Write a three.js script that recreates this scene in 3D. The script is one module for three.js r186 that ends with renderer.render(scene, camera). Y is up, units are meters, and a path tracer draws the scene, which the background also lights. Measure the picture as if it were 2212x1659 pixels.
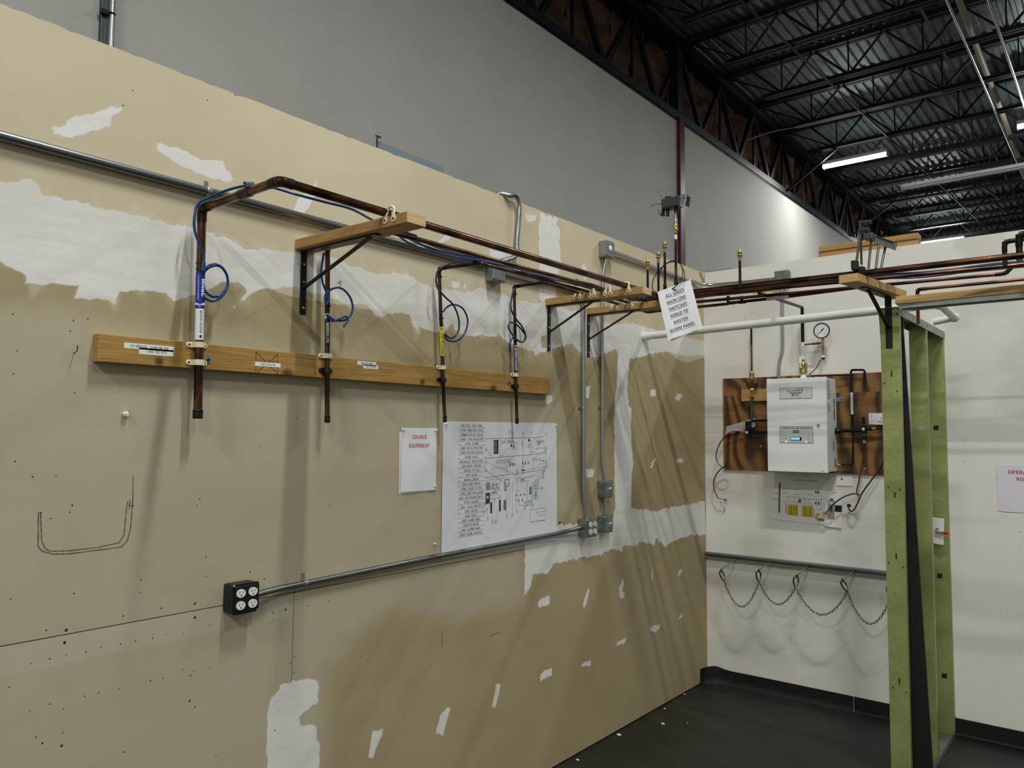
import * as THREE from 'three';
import { RoundedBoxGeometry } from 'three/addons/geometries/RoundedBoxGeometry.js';
import { mergeGeometries } from 'three/addons/utils/BufferGeometryUtils.js';
import { RectAreaLightUniformsLib } from 'three/addons/lights/RectAreaLightUniformsLib.js';

// ---------- camera, lights, exposure ----------
const scene = new THREE.Scene();
scene.background = new THREE.Color(0x000000);
const camera = new THREE.PerspectiveCamera(53.194, 2212 / 1659, 0.05, 90);
camera.position.set(2.5102, 1.8138, 5.4335);
camera.rotation.set(0.064064, 0.679347, 0.006286, 'YXZ');
const renderer = new THREE.WebGLRenderer({ antialias: true });
renderer.toneMapping = THREE.LinearToneMapping;
renderer.toneMappingExposure = 1.0;
renderer.shadowMap.enabled = true;
RectAreaLightUniformsLib.init();
const LAMP_Y = 7.4, LAMP_POWER = 420, LAMP_COLOR = new THREE.Color().setRGB(0.985, 1.0, 0.995);
// fluorescent fixtures that are switched on: centre x, centre z, share of full output, words for the label
const LIT = [
  [-1.71, -10.9, 0.36, 'lit fluorescent strip hanging near the girder, nearer of the two glowing in view'],
  [-1.6, -19.25, 1, 'lit fluorescent strip low over the white wall top, behind the stacked timbers'],
  [2.6, 3.55, 1.05, 'lit fluorescent strip above the tan wall, out of view overhead'],
  [5.8, 4.9, 0.55, 'lit fluorescent strip farther out over the open floor overhead'],
  [3.2, -2.9, 0.75, 'lit fluorescent strip high behind the white back wall'],
  [1.7, -10.9, 1.0, 'added unseen lit fluorescent strip beyond the back wall, right of the visible ones'],  // added out of view to brighten the grey upper wall
  [2.6, 10.6, 1.35, 'lit fluorescent strip high behind the camera position'],
  [6.2, 10.6, 0.9, 'added unseen lit fluorescent strip behind the camera, farther out over the floor'],  // extra unseen strip, added to lift the back wall and cabinet
];

// ---------- helpers ----------
let seed = 20240611;
const rnd = () => { seed = (seed * 1664525 + 1013904223) >>> 0; return seed / 4294967296; };
const V = (a) => (a.isVector3 ? a : new THREE.Vector3(a[0], a[1], a[2]));
const clamp = (v, a = 0, b = 1) => Math.min(b, Math.max(a, v));
const sm = (a, b, x) => { const t = clamp((x - a) / (b - a)); return t * t * (3 - 2 * t); };
const mix = (a, b, t) => a + (b - a) * t;
const mix3 = (a, b, t) => [mix(a[0], b[0], t), mix(a[1], b[1], t), mix(a[2], b[2], t)];
const HASH = new Float32Array(65536); for (let i = 0; i < 65536; i++) HASH[i] = rnd();
function vn(x, y, per = 256) {                     // value noise, repeats every "per" cells
  const xi = Math.floor(x), yi = Math.floor(y), fx = x - xi, fy = y - yi;
  const a = ((xi % per) + per) % per, b = ((yi % per) + per) % per, a1 = (a + 1) % per, b1 = (b + 1) % per;
  const u = fx * fx * (3 - 2 * fx), v = fy * fy * (3 - 2 * fy);
  const p = HASH[a * 256 + b], q = HASH[a1 * 256 + b], r = HASH[a * 256 + b1], s = HASH[a1 * 256 + b1];
  return p + (q - p) * u + (r - p) * v + (p - q - r + s) * u * v;
}
const fbm = (x, y, o = 4, per = 256) => { let s = 0, a = 0.5, t = 0; for (let i = 0; i < o; i++) { s += a * vn(x, y, Math.min(256, per)); t += a; x *= 2; y *= 2; per *= 2; a *= 0.5; } return s / t; };

const taken = new Map();
function numbered(n) { const k = taken.get(n) || 0; taken.set(n, k + 1); return k ? n + '_' + String(k).padStart(3, '0') : n; }
const ORIGIN = new WeakMap();
function thing(name, label, category, base = [0, 0, 0], group) {
  const o = new THREE.Group(); o.name = numbered(name); scene.add(o); o.position.set(...base);
  o.userData = { label, category }; if (group) o.userData.group = group;
  ORIGIN.set(o, V(base)); return o;
}
function structure(name, base = [0, 0, 0]) {
  const o = new THREE.Group(); o.name = numbered(name); scene.add(o); o.position.set(...base); o.userData = { kind: 'structure' }; ORIGIN.set(o, V(base)); return o;
}
function strip(g) {
  g = g.index ? g.toNonIndexed() : g;
  for (const k of Object.keys(g.attributes)) if (!['position', 'normal', 'uv'].includes(k)) g.deleteAttribute(k);
  if (!g.attributes.uv) g.setAttribute('uv', new THREE.Float32BufferAttribute(new Float32Array(g.attributes.position.count * 2), 2));
  return g;
}
function obj(name, geos, mat, parent, label) {
  const list = (Array.isArray(geos) ? geos : [geos]).map(strip);
  const g = list.length > 1 ? mergeGeometries(list) : list[0].clone();
  const org = ORIGIN.get(parent) || new THREE.Vector3();
  g.translate(-org.x, -org.y, -org.z);
  const m = new THREE.Mesh(g, mat); m.name = name; m.castShadow = m.receiveShadow = true;
  parent.add(m); ORIGIN.set(m, org); if (label) m.userData.label = label; return m;
}
function uvBy(g, axis) {                          // uv in metres, u along the given axis
  g = strip(g); const P = g.attributes.position, N = g.attributes.normal, uv = g.attributes.uv;
  for (let i = 0; i < P.count; i++) {
    const x = P.getX(i), y = P.getY(i), z = P.getZ(i), nx = Math.abs(N.getX(i)), ny = Math.abs(N.getY(i)), nz = Math.abs(N.getZ(i));
    let u, v;
    if (axis === 'x') { u = x; v = ny > nz ? z : y; if (nx > 0.8) { u = z * 0.3; v = y; } }
    else if (axis === 'z') { u = z; v = ny > nx ? x : y; if (nz > 0.8) { u = x * 0.3; v = y; } }
    else { u = y; v = nx > nz ? z : x; if (ny > 0.8) { u = x * 0.3; v = z; } }
    uv.setXY(i, u, v);
  }
  return g;
}
function box(x0, x1, y0, y1, z0, z1, b = 0, axis = 'x') {
  const w = x1 - x0, h = y1 - y0, d = z1 - z0;
  const g = b > 0 ? new RoundedBoxGeometry(w, h, d, 2, Math.min(b, w / 2.01, h / 2.01, d / 2.01)) : new THREE.BoxGeometry(w, h, d);
  g.translate((x0 + x1) / 2, (y0 + y1) / 2, (z0 + z1) / 2); return uvBy(g, axis);
}
function bar(a, b, w, t, side = [0, 1, 0], bev = 0) {   // straight bar from a to b: t thick along "side", w across
  a = V(a); b = V(b); const d = b.clone().sub(a), L = d.length(); d.normalize();
  const c = new THREE.Vector3().crossVectors(d, V(side)).normalize(), s = new THREE.Vector3().crossVectors(c, d).normalize();
  const g = uvBy(bev ? new RoundedBoxGeometry(L, t, w, 1, bev) : new THREE.BoxGeometry(L, t, w), 'x');
  g.applyMatrix4(new THREE.Matrix4().makeBasis(d, s, c)); const m = a.clone().add(b).multiplyScalar(0.5); g.translate(m.x, m.y, m.z); return g;
}
function sweep(pts, r, n = 12, caps = true) {      // round tube through points
  const P = [], N = [], U = []; const rings = []; let nrm = null, len = 0;
  for (let i = 0; i < pts.length; i++) {
    const t = new THREE.Vector3().subVectors(pts[Math.min(i + 1, pts.length - 1)], pts[Math.max(i - 1, 0)]).normalize();
    if (!nrm) { nrm = new THREE.Vector3(0.31, 0.77, 0.55).cross(t).normalize(); } else { nrm.sub(t.clone().multiplyScalar(nrm.dot(t))).normalize(); }
    const bi = new THREE.Vector3().crossVectors(t, nrm); if (i) len += pts[i].distanceTo(pts[i - 1]);
    const R = typeof r === 'function' ? r(i / (pts.length - 1), len) : r, ring = [];
    for (let k = 0; k <= n; k++) { const a = k / n * Math.PI * 2; const q = nrm.clone().multiplyScalar(Math.cos(a)).addScaledVector(bi, Math.sin(a)); ring.push([pts[i].clone().addScaledVector(q, R), q, [a * 0.0159, len]]); }
    rings.push(ring);
  }
  const put = (v) => { P.push(v[0].x, v[0].y, v[0].z); N.push(v[1].x, v[1].y, v[1].z); U.push(v[2][0], v[2][1]); };
  for (let i = 0; i + 1 < rings.length; i++) for (let k = 0; k < n; k++) { const a = rings[i][k], b = rings[i][k + 1], c = rings[i + 1][k], d = rings[i + 1][k + 1]; put(a); put(b); put(c); put(b); put(d); put(c); }
  if (caps) for (const [i, s] of [[0, -1], [rings.length - 1, 1]]) {
    const t = new THREE.Vector3().subVectors(pts[Math.min(i + 1, pts.length - 1)], pts[Math.max(i - 1, 0)]).normalize().multiplyScalar(s);
    for (let k = 0; k < n; k++) { const a = [pts[i], t, [0, 0]], b = [rings[i][k][0], t, [0, 0]], c = [rings[i][k + 1][0], t, [0, 0]]; if (s > 0) { put(a); put(b); put(c); } else { put(a); put(c); put(b); } }
  }
  const g = new THREE.BufferGeometry();
  g.setAttribute('position', new THREE.Float32BufferAttribute(P, 3)); g.setAttribute('normal', new THREE.Float32BufferAttribute(N, 3)); g.setAttribute('uv', new THREE.Float32BufferAttribute(U, 2)); return g;
}
function rounded(pts, R) {                        // polyline with rounded corners
  pts = pts.map(V); const out = [pts[0].clone()];
  for (let i = 1; i + 1 < pts.length; i++) {
    const a = pts[i].clone().sub(pts[i - 1]), b = pts[i + 1].clone().sub(pts[i]), d = Math.min(R, a.length() * 0.49, b.length() * 0.49);
    a.normalize(); b.normalize(); const p0 = pts[i].clone().addScaledVector(a, -d), p2 = pts[i].clone().addScaledVector(b, d);
    for (let k = 0; k <= 6; k++) { const t = k / 6; out.push(p0.clone().multiplyScalar((1 - t) * (1 - t)).addScaledVector(pts[i], 2 * t * (1 - t)).addScaledVector(p2, t * t)); }
  }
  out.push(pts[pts.length - 1].clone()); return out;
}
const pipe = (pts, r, R = 0.03, n = 14) => sweep(rounded(pts, R), r, n);
const wire = (pts, r, n = 8, m = 0, closed = false) => { const c = new THREE.CatmullRomCurve3(pts.map(V), closed, 'centripetal'); return sweep(c.getPoints(m || pts.length * 6), r, n); };
function lathe(profile, at, dir = [0, 1, 0], n = 18) {
  const g = strip(new THREE.LatheGeometry(profile.map((p) => new THREE.Vector2(Math.max(p[0], 1e-5), p[1])), n));
  g.applyQuaternion(new THREE.Quaternion().setFromUnitVectors(new THREE.Vector3(0, 1, 0), V(dir).clone().normalize())); const a = V(at); g.translate(a.x, a.y, a.z); return g;
}
const rod = (a, b, r, n = 12) => sweep([V(a), V(b)], r, n);
function extrude(shape, depth, place, bevel = 0) {   // shape in its own plane, then a matrix
  const g = strip(new THREE.ExtrudeGeometry(shape, { depth, bevelEnabled: bevel > 0, bevelSize: bevel, bevelThickness: bevel, bevelSegments: 1, curveSegments: 10 }));
  g.applyMatrix4(place); return g;
}
const basis = (x, y, z, o) => new THREE.Matrix4().makeBasis(V(x), V(y), V(z)).setPosition(V(o));
const ball = (at, r, n = 10) => { const g = strip(new THREE.SphereGeometry(r, n, n - 2)); const a = V(at); g.translate(a.x, a.y, a.z); return g; };
function torus(R, r, at, normal, n = 20, sx = 1, sy = 1, arc = Math.PI * 2) {
  const g = strip(new THREE.TorusGeometry(R, r, 8, n, arc)); g.scale(sx, sy, 1);
  g.applyQuaternion(new THREE.Quaternion().setFromUnitVectors(new THREE.Vector3(0, 0, 1), V(normal).clone().normalize())); const a = V(at); g.translate(a.x, a.y, a.z); return g;
}
// a printed sheet: four corners (bottom-left, bottom-right, top-right, top-left), slightly bowed along the normal
function sheet(bl, br, tr, tl, bow = 0.002, nu = 8, nv = 8) {
  const [a, b, c, d] = [bl, br, tr, tl].map(V), P = [], U = [], I = [];
  const nrm = new THREE.Vector3().crossVectors(b.clone().sub(a), d.clone().sub(a)).normalize();
  for (let j = 0; j <= nv; j++) for (let i = 0; i <= nu; i++) {
    const u = i / nu, v = j / nv, p = a.clone().multiplyScalar((1 - u) * (1 - v)).addScaledVector(b, u * (1 - v)).addScaledVector(c, u * v).addScaledVector(d, (1 - u) * v);
    p.addScaledVector(nrm, bow * (Math.sin(u * Math.PI * 2.3 + v * 2) * 0.5 + 0.5) * (1 - v * 0.6)); P.push(p.x, p.y, p.z); U.push(u, v);
    if (i < nu && j < nv) { const k = j * (nu + 1) + i; I.push(k, k + 1, k + nu + 2, k, k + nu + 2, k + nu + 1); }
  }
  const g = new THREE.BufferGeometry(); g.setAttribute('position', new THREE.Float32BufferAttribute(P, 3)); g.setAttribute('uv', new THREE.Float32BufferAttribute(U, 2)); g.setIndex(I); g.computeVertexNormals(); return strip(g);
}
// ---------- textures ----------
function tex(w, h, f, srgb = true, repeat = true) {
  const d = new Uint8Array(w * h * 4);
  for (let j = 0; j < h; j++) for (let i = 0; i < w; i++) { const c = f(i / w, j / h, i, j), k = (j * w + i) * 4; if (typeof c === 'number') { d[k] = d[k + 1] = d[k + 2] = clamp(c, 0, 255); } else { d[k] = clamp(c[0], 0, 255); d[k + 1] = clamp(c[1], 0, 255); d[k + 2] = clamp(c[2], 0, 255); } d[k + 3] = 255; }
  const t = new THREE.DataTexture(d, w, h); t.magFilter = THREE.LinearFilter; t.minFilter = THREE.LinearFilter; if (srgb) t.colorSpace = THREE.SRGBColorSpace;
  t.wrapS = t.wrapT = repeat ? THREE.RepeatWrapping : THREE.ClampToEdgeWrapping; t.needsUpdate = true; return t;
}
function print(w, h, draw) {
  const c = document.createElement('canvas'); c.width = w; c.height = h; const g = c.getContext('2d'); draw(g, w, h);
  const t = new THREE.CanvasTexture(c); t.colorSpace = THREE.SRGBColorSpace; t.magFilter = THREE.LinearFilter; return t;
}
const std = (color, roughness = 0.7, metalness = 0, more = {}) => new THREE.MeshStandardMaterial({ color, roughness, metalness, ...more });
const rep = (t, sx, sy) => { t.repeat.set(sx, sy); return t; };
function woodTex(light, dark, s, knots = []) {     // u along the grain; 1.2 m x 0.3 m
  return rep(tex(768, 192, (u, v) => {
    const w = fbm(u * 6 + s, v * 8 + s, 3, 6) * 0.35; let g = vn(u * 10 + s * 3, (v + w * 0.12) * 96 + s, 256) * 0.5 + 0.5 * fbm(u * 4, (v + w * 0.2) * 24 + s * 2, 3, 8);
    let c = mix3(light, dark, clamp(g * 1.1 - 0.15)); const f = vn(u * 60, v * 190) * 12 - 6; c = [c[0] + f, c[1] + f, c[2] + f];
    for (const [ku, kv, kr] of knots) { const d = Math.hypot((u - ku) * 4, v - kv) / kr; if (d < 1.6) c = mix3(c, [dark[0] * 0.5, dark[1] * 0.42, dark[2] * 0.4], sm(1.5, 0.2, d) * 0.9); }
    return c;
  }), 1 / 1.2, 1 / 0.3);
}
const M = {};
M.fir = std(0xffffff, 0.72, 0, { map: woodTex([186, 150, 96], [146, 108, 58], 3.1) });
M.firPale = std(0xffffff, 0.72, 0, { map: woodTex([205, 172, 116], [178, 138, 82], 5.7, [[0.43, 0.4, 0.06]]) });
M.firOld = std(0xffffff, 0.7, 0, { map: woodTex([188, 150, 82], [132, 96, 38], 9.4, [[0.08, 0.3, 0.1], [0.1, 0.75, 0.09], [0.37, 0.5, 0.05], [0.62, 0.3, 0.06], [0.8, 0.7, 0.06], [0.51, 0.8, 0.05], [0.2, 0.5, 0.035], [0.29, 0.2, 0.04], [0.46, 0.25, 0.03], [0.7, 0.6, 0.035], [0.9, 0.35, 0.05], [0.96, 0.8, 0.04]]) });
M.firEnd = std(0xffffff, 0.8, 0, { map: woodTex([222, 196, 146], [190, 152, 96], 1.3) });
const speck = (base, amp, s, n = 256, sc = 60) => tex(n, n, (u, v) => { const k = (vn(u * sc + s, v * sc, sc) - 0.5) * amp + (fbm(u * 8 + s, v * 8, 3, 8) - 0.5) * amp * 1.6; return [base[0] + k, base[1] + k, base[2] + k]; });
const copperTex = (a, b, s) => rep(tex(128, 512, (u, v) => { const n = fbm(u * 4 + s, v * 16, 4, 4) * 0.7 + vn(u * 16, v * 40 + s, 16) * 0.3, k = sm(0.55, 0.75, fbm(u * 2 + s * 3, v * 6 + s, 3, 2)); return mix3(mix3(a, b, sm(0.3, 0.75, n)), [b[0] * 0.55, b[1] * 0.6, b[2] * 0.65], k * 0.8); }), 10, 1 / 0.9);
M.copper = std(0xffffff, 0.27, 0.9, { map: copperTex([132, 86, 60], [82, 56, 43], 2) });
M.copperRed = std(0xffffff, 0.3, 0.88, { map: copperTex([156, 94, 66], [112, 68, 48], 5) });
M.burnt = std(0xffffff, 0.45, 0.75, { map: copperTex([74, 56, 46], [38, 32, 30], 8) });
M.brass = std(new THREE.Color().setRGB(0.55, 0.42, 0.16), 0.32, 0.9);
M.brassDull = std(new THREE.Color().setRGB(0.4, 0.31, 0.12), 0.45, 0.8);
M.galv = std(0xffffff, 0.38, 0.82, { map: rep(speck([158, 162, 160], 26, 4), 4, 4) });
M.emt = std(new THREE.Color().setRGB(0.42, 0.44, 0.43), 0.28, 0.92);
M.emtDark = std(new THREE.Color().setRGB(0.2, 0.215, 0.21), 0.32, 0.9);
M.boxSteel = std(0xffffff, 0.42, 0.75, { map: rep(speck([128, 136, 134], 30, 7), 5, 5) });
M.chrome = std(0xdadada, 0.16, 1);
M.black = std(0x0c0d0d, 0.55);
M.blackMetal = std(0x0d0e0f, 0.42, 0.3);
M.rubber = std(0x030303, 0.6);
M.roofSteel = std(0x14181a, 0.5, 0.2);
M.cream = std(0xe2d8b4, 0.5);
M.clampBlack = std(0x101010, 0.5);
M.blue = std(0x0a356f, 0.3);
M.blueDark = std(0x0a2650, 0.35);
M.tie = std(0x0a0a0a, 0.45);
M.white = std(0xe6e6e2, 0.45);
M.pvc = std(0xdfded6, 0.32);
M.paper = std(0xe6e6e4, 0.85, 0, { side: THREE.DoubleSide });
M.ivory = std(0xddd8bf, 0.4);
M.darkSlot = std(0x050505, 0.8);
M.maroon = std(0x4a2228, 0.38, 0.1);
M.primer = std(0xffffff, 0.4, 0.45, { map: rep(speck([156, 163, 104], 12, 3), 1.3, 1.3) });
M.track = std(0xffffff, 0.42, 0.7, { map: rep(speck([150, 158, 154], 22, 6), 3, 3) });
const sheetMat = (map, rough = 0.85) => std(0xffffff, rough, 0, { map, side: THREE.DoubleSide });

// ---------- left drywall partition ----------
const WALL_H = 3.048, SPLIT = 2.2, FAR_Z = 4.95;
const COMPOUND = [   // joint compound and filler on the drywall: outlines in metres (z, y pairs)
  { p: [4.676,2.526,4.653,2.539,4.630,2.540,4.617,2.554,4.598,2.557,4.580,2.545,4.564,2.525,4.541,2.523,4.497,2.520,4.438,2.517,4.372,2.518,4.298,2.520,4.220,2.519,4.151,2.515,4.095,2.519,4.037,2.512,3.984,2.515,3.939,2.500,3.894,2.483,3.843,2.493,3.752,2.504,3.679,2.512,3.559,2.523,3.467,2.523,3.394,2.507,3.319,2.501,3.237,2.498,3.135,2.522,3.090,2.525,3.047,2.517,3.006,2.498,2.926,2.492,2.839,2.494,2.759,2.495,2.639,2.506,2.598,2.537,2.538,2.540,2.462,2.522,2.380,2.534,2.341,2.520,2.239,2.517,2.099,2.527,1.938,2.564,1.847,2.529,1.676,2.535,1.530,2.531,1.327,2.497,1.133,2.535,1.020,2.533,0.839,2.525,0.600,2.529,0.335,2.523,-0.015,2.523,-0.012,2.413,0.323,2.379,0.609,2.388,0.873,2.346,1.046,2.304,1.233,2.289,1.289,2.341,1.404,2.310,1.509,2.267,1.675,2.279,1.734,2.301,1.772,2.335,1.999,2.272,2.038,2.259,2.147,2.229,2.139,2.250,2.257,2.265,2.369,2.283,2.422,2.312,2.510,2.293,2.553,2.298,2.676,2.281,2.766,2.303,2.789,2.334,2.836,2.287,2.910,2.279,2.996,2.289,3.001,2.259,3.051,2.300,3.058,2.339,3.106,2.337,3.185,2.333,3.224,2.298,3.253,2.310,3.316,2.348,3.409,2.334,3.532,2.359,3.621,2.361,3.675,2.371,3.731,2.359,3.832,2.336,3.864,2.314,3.926,2.260,3.878,2.330,3.916,2.356,3.960,2.346,4.045,2.298,4.152,2.252,4.180,2.269,4.238,2.271,4.328,2.258,4.341,2.216,4.399,2.218,4.462,2.219,4.451,2.261,4.608,2.235,4.600,2.264,4.627,2.273,4.637,2.285,4.666,2.292,4.712,2.294,4.721,2.505], a: 0.007, band: 1 },
  { p: [4.560,2.726,4.543,2.736,4.512,2.742,4.509,2.761,4.485,2.783,4.449,2.807,4.413,2.826,4.385,2.845,4.346,2.864,4.341,2.849,4.355,2.832,4.374,2.813,4.382,2.789,4.410,2.765,4.447,2.739,4.505,2.714,4.539,2.708,4.548,2.717], a: 0.008 },
  { p: [4.228,2.778,4.198,2.781,4.160,2.782,4.092,2.771,4.016,2.774,3.992,2.786,3.979,2.761,3.947,2.744,3.925,2.724,3.989,2.710,4.049,2.711,4.119,2.717,4.175,2.726,4.208,2.746,4.232,2.755], a: 0.008 },
  { p: [3.581,2.820,3.572,2.768,3.605,2.716,3.633,2.671,3.647,2.643,3.690,2.628,3.690,2.671,3.671,2.719,3.629,2.761], a: 0.006 },
  { p: [2.792,2.544,2.730,2.544,2.736,2.514,2.798,2.502], a: 0.006 }, { p: [2.707,2.541,2.684,2.545,2.690,2.505,2.707,2.505], a: 0.004 },
  { p: [2.081,3.032,1.918,3.045,1.927,3.013,1.895,2.988,1.899,2.877,1.885,2.775,1.912,2.698,1.938,2.556,2.091,2.540,2.096,2.702,2.093,2.801,2.101,2.838,2.093,2.933], a: 0.012 },
  { p: [2.231,2.997,2.115,3.019,2.123,2.973,2.198,2.956], a: 0.008 }, { p: [2.890,2.704,2.828,2.772,2.786,2.770,2.811,2.731,2.874,2.700], a: 0.006 },
  { p: [2.516,2.743,2.317,2.781,2.297,2.745,2.374,2.709,2.504,2.697], a: 0.008 }, { p: [1.681,2.814,1.641,2.826,1.596,2.778,1.581,2.752,1.646,2.728], a: 0.008 },
  { p: [1.261,2.375,1.175,2.392,1.093,2.376,1.142,2.162,1.137,1.999,1.102,1.973,1.098,1.756,1.075,1.630,1.100,1.483,1.101,1.319,1.299,1.319,1.304,1.525,1.314,1.691,1.313,1.855,1.296,2.020,1.279,2.154], a: 0.010 },
  { p: [2.212,1.240,2.103,1.243,1.915,1.295,1.906,1.307,1.718,1.296,1.337,1.283,1.310,1.354,1.101,1.345,0.827,1.301,0.624,1.305,0.342,1.311,0.013,1.313,0.002,1.065,0.288,1.083,0.559,1.065,0.641,1.042,0.778,1.116,0.798,1.066,0.966,1.111,1.038,1.098,1.211,1.111,1.217,1.072,1.338,1.102,1.491,1.084,1.670,1.089,1.815,1.092,1.958,1.094,1.967,1.073,2.018,1.047,2.118,1.061,2.134,1.053,2.150,1.005,2.210,0.966], a: 0.010 },
  { p: [3.697,0.872,3.642,0.870,3.549,0.864,3.523,0.853,3.515,0.818,3.513,0.758,3.553,0.751,3.575,0.739,3.603,0.724,3.595,0.695,3.522,0.681,3.517,0.617,3.502,0.601,3.503,0.507,3.509,0.449,3.729,0.519,3.738,0.583,3.746,0.641,3.748,0.720,3.744,0.785,3.729,0.832,3.696,0.858], a: 0.006 },
  ...[
    [2.103,0.909,2.059,0.931,1.982,0.928,1.985,0.883,2.083,0.873], [1.664,0.823,1.611,0.904,1.599,0.915,1.585,0.900,1.623,0.823,1.646,0.795], [1.260,0.865,1.213,0.909,1.195,0.889,1.217,0.831,1.186,0.823,1.200,0.787,1.247,0.794],
    [0.859,0.551,0.729,0.542,0.729,0.512,0.791,0.499,0.867,0.524], [0.494,0.513,0.434,0.548,0.391,0.560,0.400,0.527], [0.481,0.817,0.429,0.868,0.368,0.860,0.412,0.831], [0.817,0.923,0.833,0.837,0.845,0.875],
    [1.301,0.514,1.275,0.539,1.167,0.541,1.188,0.511], [1.686,0.478,1.646,0.497,1.573,0.493,1.575,0.456], [2.071,0.489,2.066,0.526,2.026,0.540,1.964,0.535,1.962,0.496], [2.469,0.462,2.432,0.569,2.395,0.555,2.441,0.450],
    [2.864,0.446,2.836,0.524,2.781,0.551,2.762,0.536,2.810,0.424], [3.259,0.472,3.236,0.568,3.177,0.565,3.184,0.534,3.233,0.455], [2.040,1.987,2.032,2.018,1.998,2.030,1.962,2.016,1.967,1.990,2.006,1.973], [1.665,2.022,1.646,2.092,1.576,2.104,1.596,2.025],
    [1.665,1.562,1.631,1.609,1.536,1.601,1.546,1.557,1.606,1.551], [0.844,2.061,0.850,2.111,0.759,2.128,0.767,2.071], [0.495,2.062,0.452,2.103,0.372,2.097,0.431,2.045], [0.868,1.591,0.784,1.657,0.759,1.650,0.830,1.584], [0.488,1.612,0.452,1.644,0.351,1.635,0.381,1.609]
  ].map((p) => ({ p, a: 0.004 })),
];
const TAN_HOLE = [2.073,2.350,2.021,2.356,2.021,2.286,2.068,2.282];
const DUSTED = [4.729,2.173,4.409,2.174,4.074,2.160,3.658,2.150,3.013,2.095,1.980,2.036,1.798,1.752,1.821,1.372,2.224,1.222,2.229,0.935,2.685,0.913,3.048,1.010,3.308,0.981,3.493,0.891,3.502,0.435,3.515,0.094,4.660,0.587];
const HOLES = [
  ...[[4.628,2.148,4.464,2.149,4.423,2.159,4.472,2.115,4.612,2.043,4.619,1.975,4.452,1.928,4.604,1.723,4.557,1.677,4.445,1.586,4.036,1.579,4.045,1.559,3.639,1.588,4.494,1.676,4.530,1.570,3.647,1.865],
    [4.451,1.566,4.503,1.552,4.006,1.379,4.228,1.332,4.228,1.291,4.003,1.313,4.599,1.330,4.430,1.321,4.280,1.227,4.157,1.230,4.502,1.225,3.983,1.142,4.079,1.134,4.139,1.143,4.183,1.138,4.238,1.141,4.284,1.140,4.345,1.143,4.388,1.139,4.444,1.140,4.489,1.140,4.538,1.137,4.592,1.084,4.075,1.014,4.037,0.998,4.048,0.988,3.981,0.998,4.185,1.003,4.143,1.002,4.283,1.003,4.346,1.006,4.387,1.006,4.483,1.008,4.446,0.984,4.536,1.002,4.028,0.879,4.443,0.915,4.516,0.923,4.499,0.900,4.261,0.802,3.945,0.691,3.631,1.172,3.653,1.163,3.732,1.142,3.577,1.140,3.479,1.143,3.733,1.111,3.632,0.960,3.649,0.938,3.632,0.899,3.711,0.709,3.772,1.271,3.832,1.305],
    [4.055,2.984,3.947,3.042,4.059,3.047,4.342,2.867,4.314,2.927], [4.034,1.580,3.482,1.519,2.817,0.853,3.308,0.889,2.675,2.893,2.348,2.755,3.808,1.758,3.046,2.302]].map((l) => [l, 0.0023]),
  [[4.040,1.226,4.039,1.179,4.447,1.215,4.450,1.179,4.048,0.903,4.446,0.877,3.677,1.143], 0.0043],
];
const PENCIL = [
  [4.537,1.571,4.534,1.474,4.524,1.459,4.492,1.446,4.447,1.442,4.339,1.444,4.294,1.445,4.276,1.463,4.267,1.504,4.264,1.577,4.265,1.667], [4.531,1.571,4.525,1.487,4.514,1.464,4.499,1.455,4.447,1.451,4.361,1.452,4.301,1.460,4.287,1.484,4.283,1.564,4.279,1.588], [4.276,1.575,4.260,1.571], [4.272,1.592,4.274,1.563], [4.538,1.569,4.530,1.572],
  [3.453,2.439,3.459,2.423,3.448,2.421,3.457,2.408,3.449,2.398], [3.469,2.421,3.443,2.433], [2.827,0.903,2.829,0.828], [2.488,0.809,2.405,0.815], [2.874,2.344,2.846,2.330,2.817,2.280],
];
function edgeDist(p, z, y) {                      // signed distance, inside positive
  let d = 1e9, inside = false; const n = p.length / 2;
  for (let i = 0, j = n - 1; i < n; j = i++) {
    const ax = p[2 * j], ay = p[2 * j + 1], bx = p[2 * i], by = p[2 * i + 1], ex = bx - ax, ey = by - ay;
    const t = clamp(((z - ax) * ex + (y - ay) * ey) / (ex * ex + ey * ey + 1e-12)), qx = z - ax - ex * t, qy = y - ay - ey * t; d = Math.min(d, qx * qx + qy * qy);
    if ((ay > y) !== (by > y) && z < (bx - ax) * (y - ay) / (by - ay) + ax) inside = !inside;
  }
  return inside ? Math.sqrt(d) : -Math.sqrt(d);
}
function segDist(p, z, y) {
  let d = 1e9;
  for (let i = 0; i + 3 < p.length; i += 2) { const ax = p[i], ay = p[i + 1], ex = p[i + 2] - ax, ey = p[i + 3] - ay; const t = clamp(((z - ax) * ex + (y - ay) * ey) / (ex * ex + ey * ey + 1e-12)); d = Math.min(d, (z - ax - ex * t) ** 2 + (y - ay - ey * t) ** 2); }
  return Math.sqrt(d);
}
const stampCanvas = (() => { const c = document.createElement('canvas'); c.width = 256; c.height = 40; const g = c.getContext('2d'); g.fillStyle = '#fff'; g.fillRect(0, 0, 256, 40); g.fillStyle = '#000'; g.font = '30px sans-serif'; g.fillText('C80\u20221/2" LIFTLITE', 4, 31); return g.getImageData(0, 0, 256, 40).data; })();
const STAMP = { z: [2.478,1.176][0], y: [2.478,1.176][1], w: 0.185, h: 0.024 };
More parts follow.
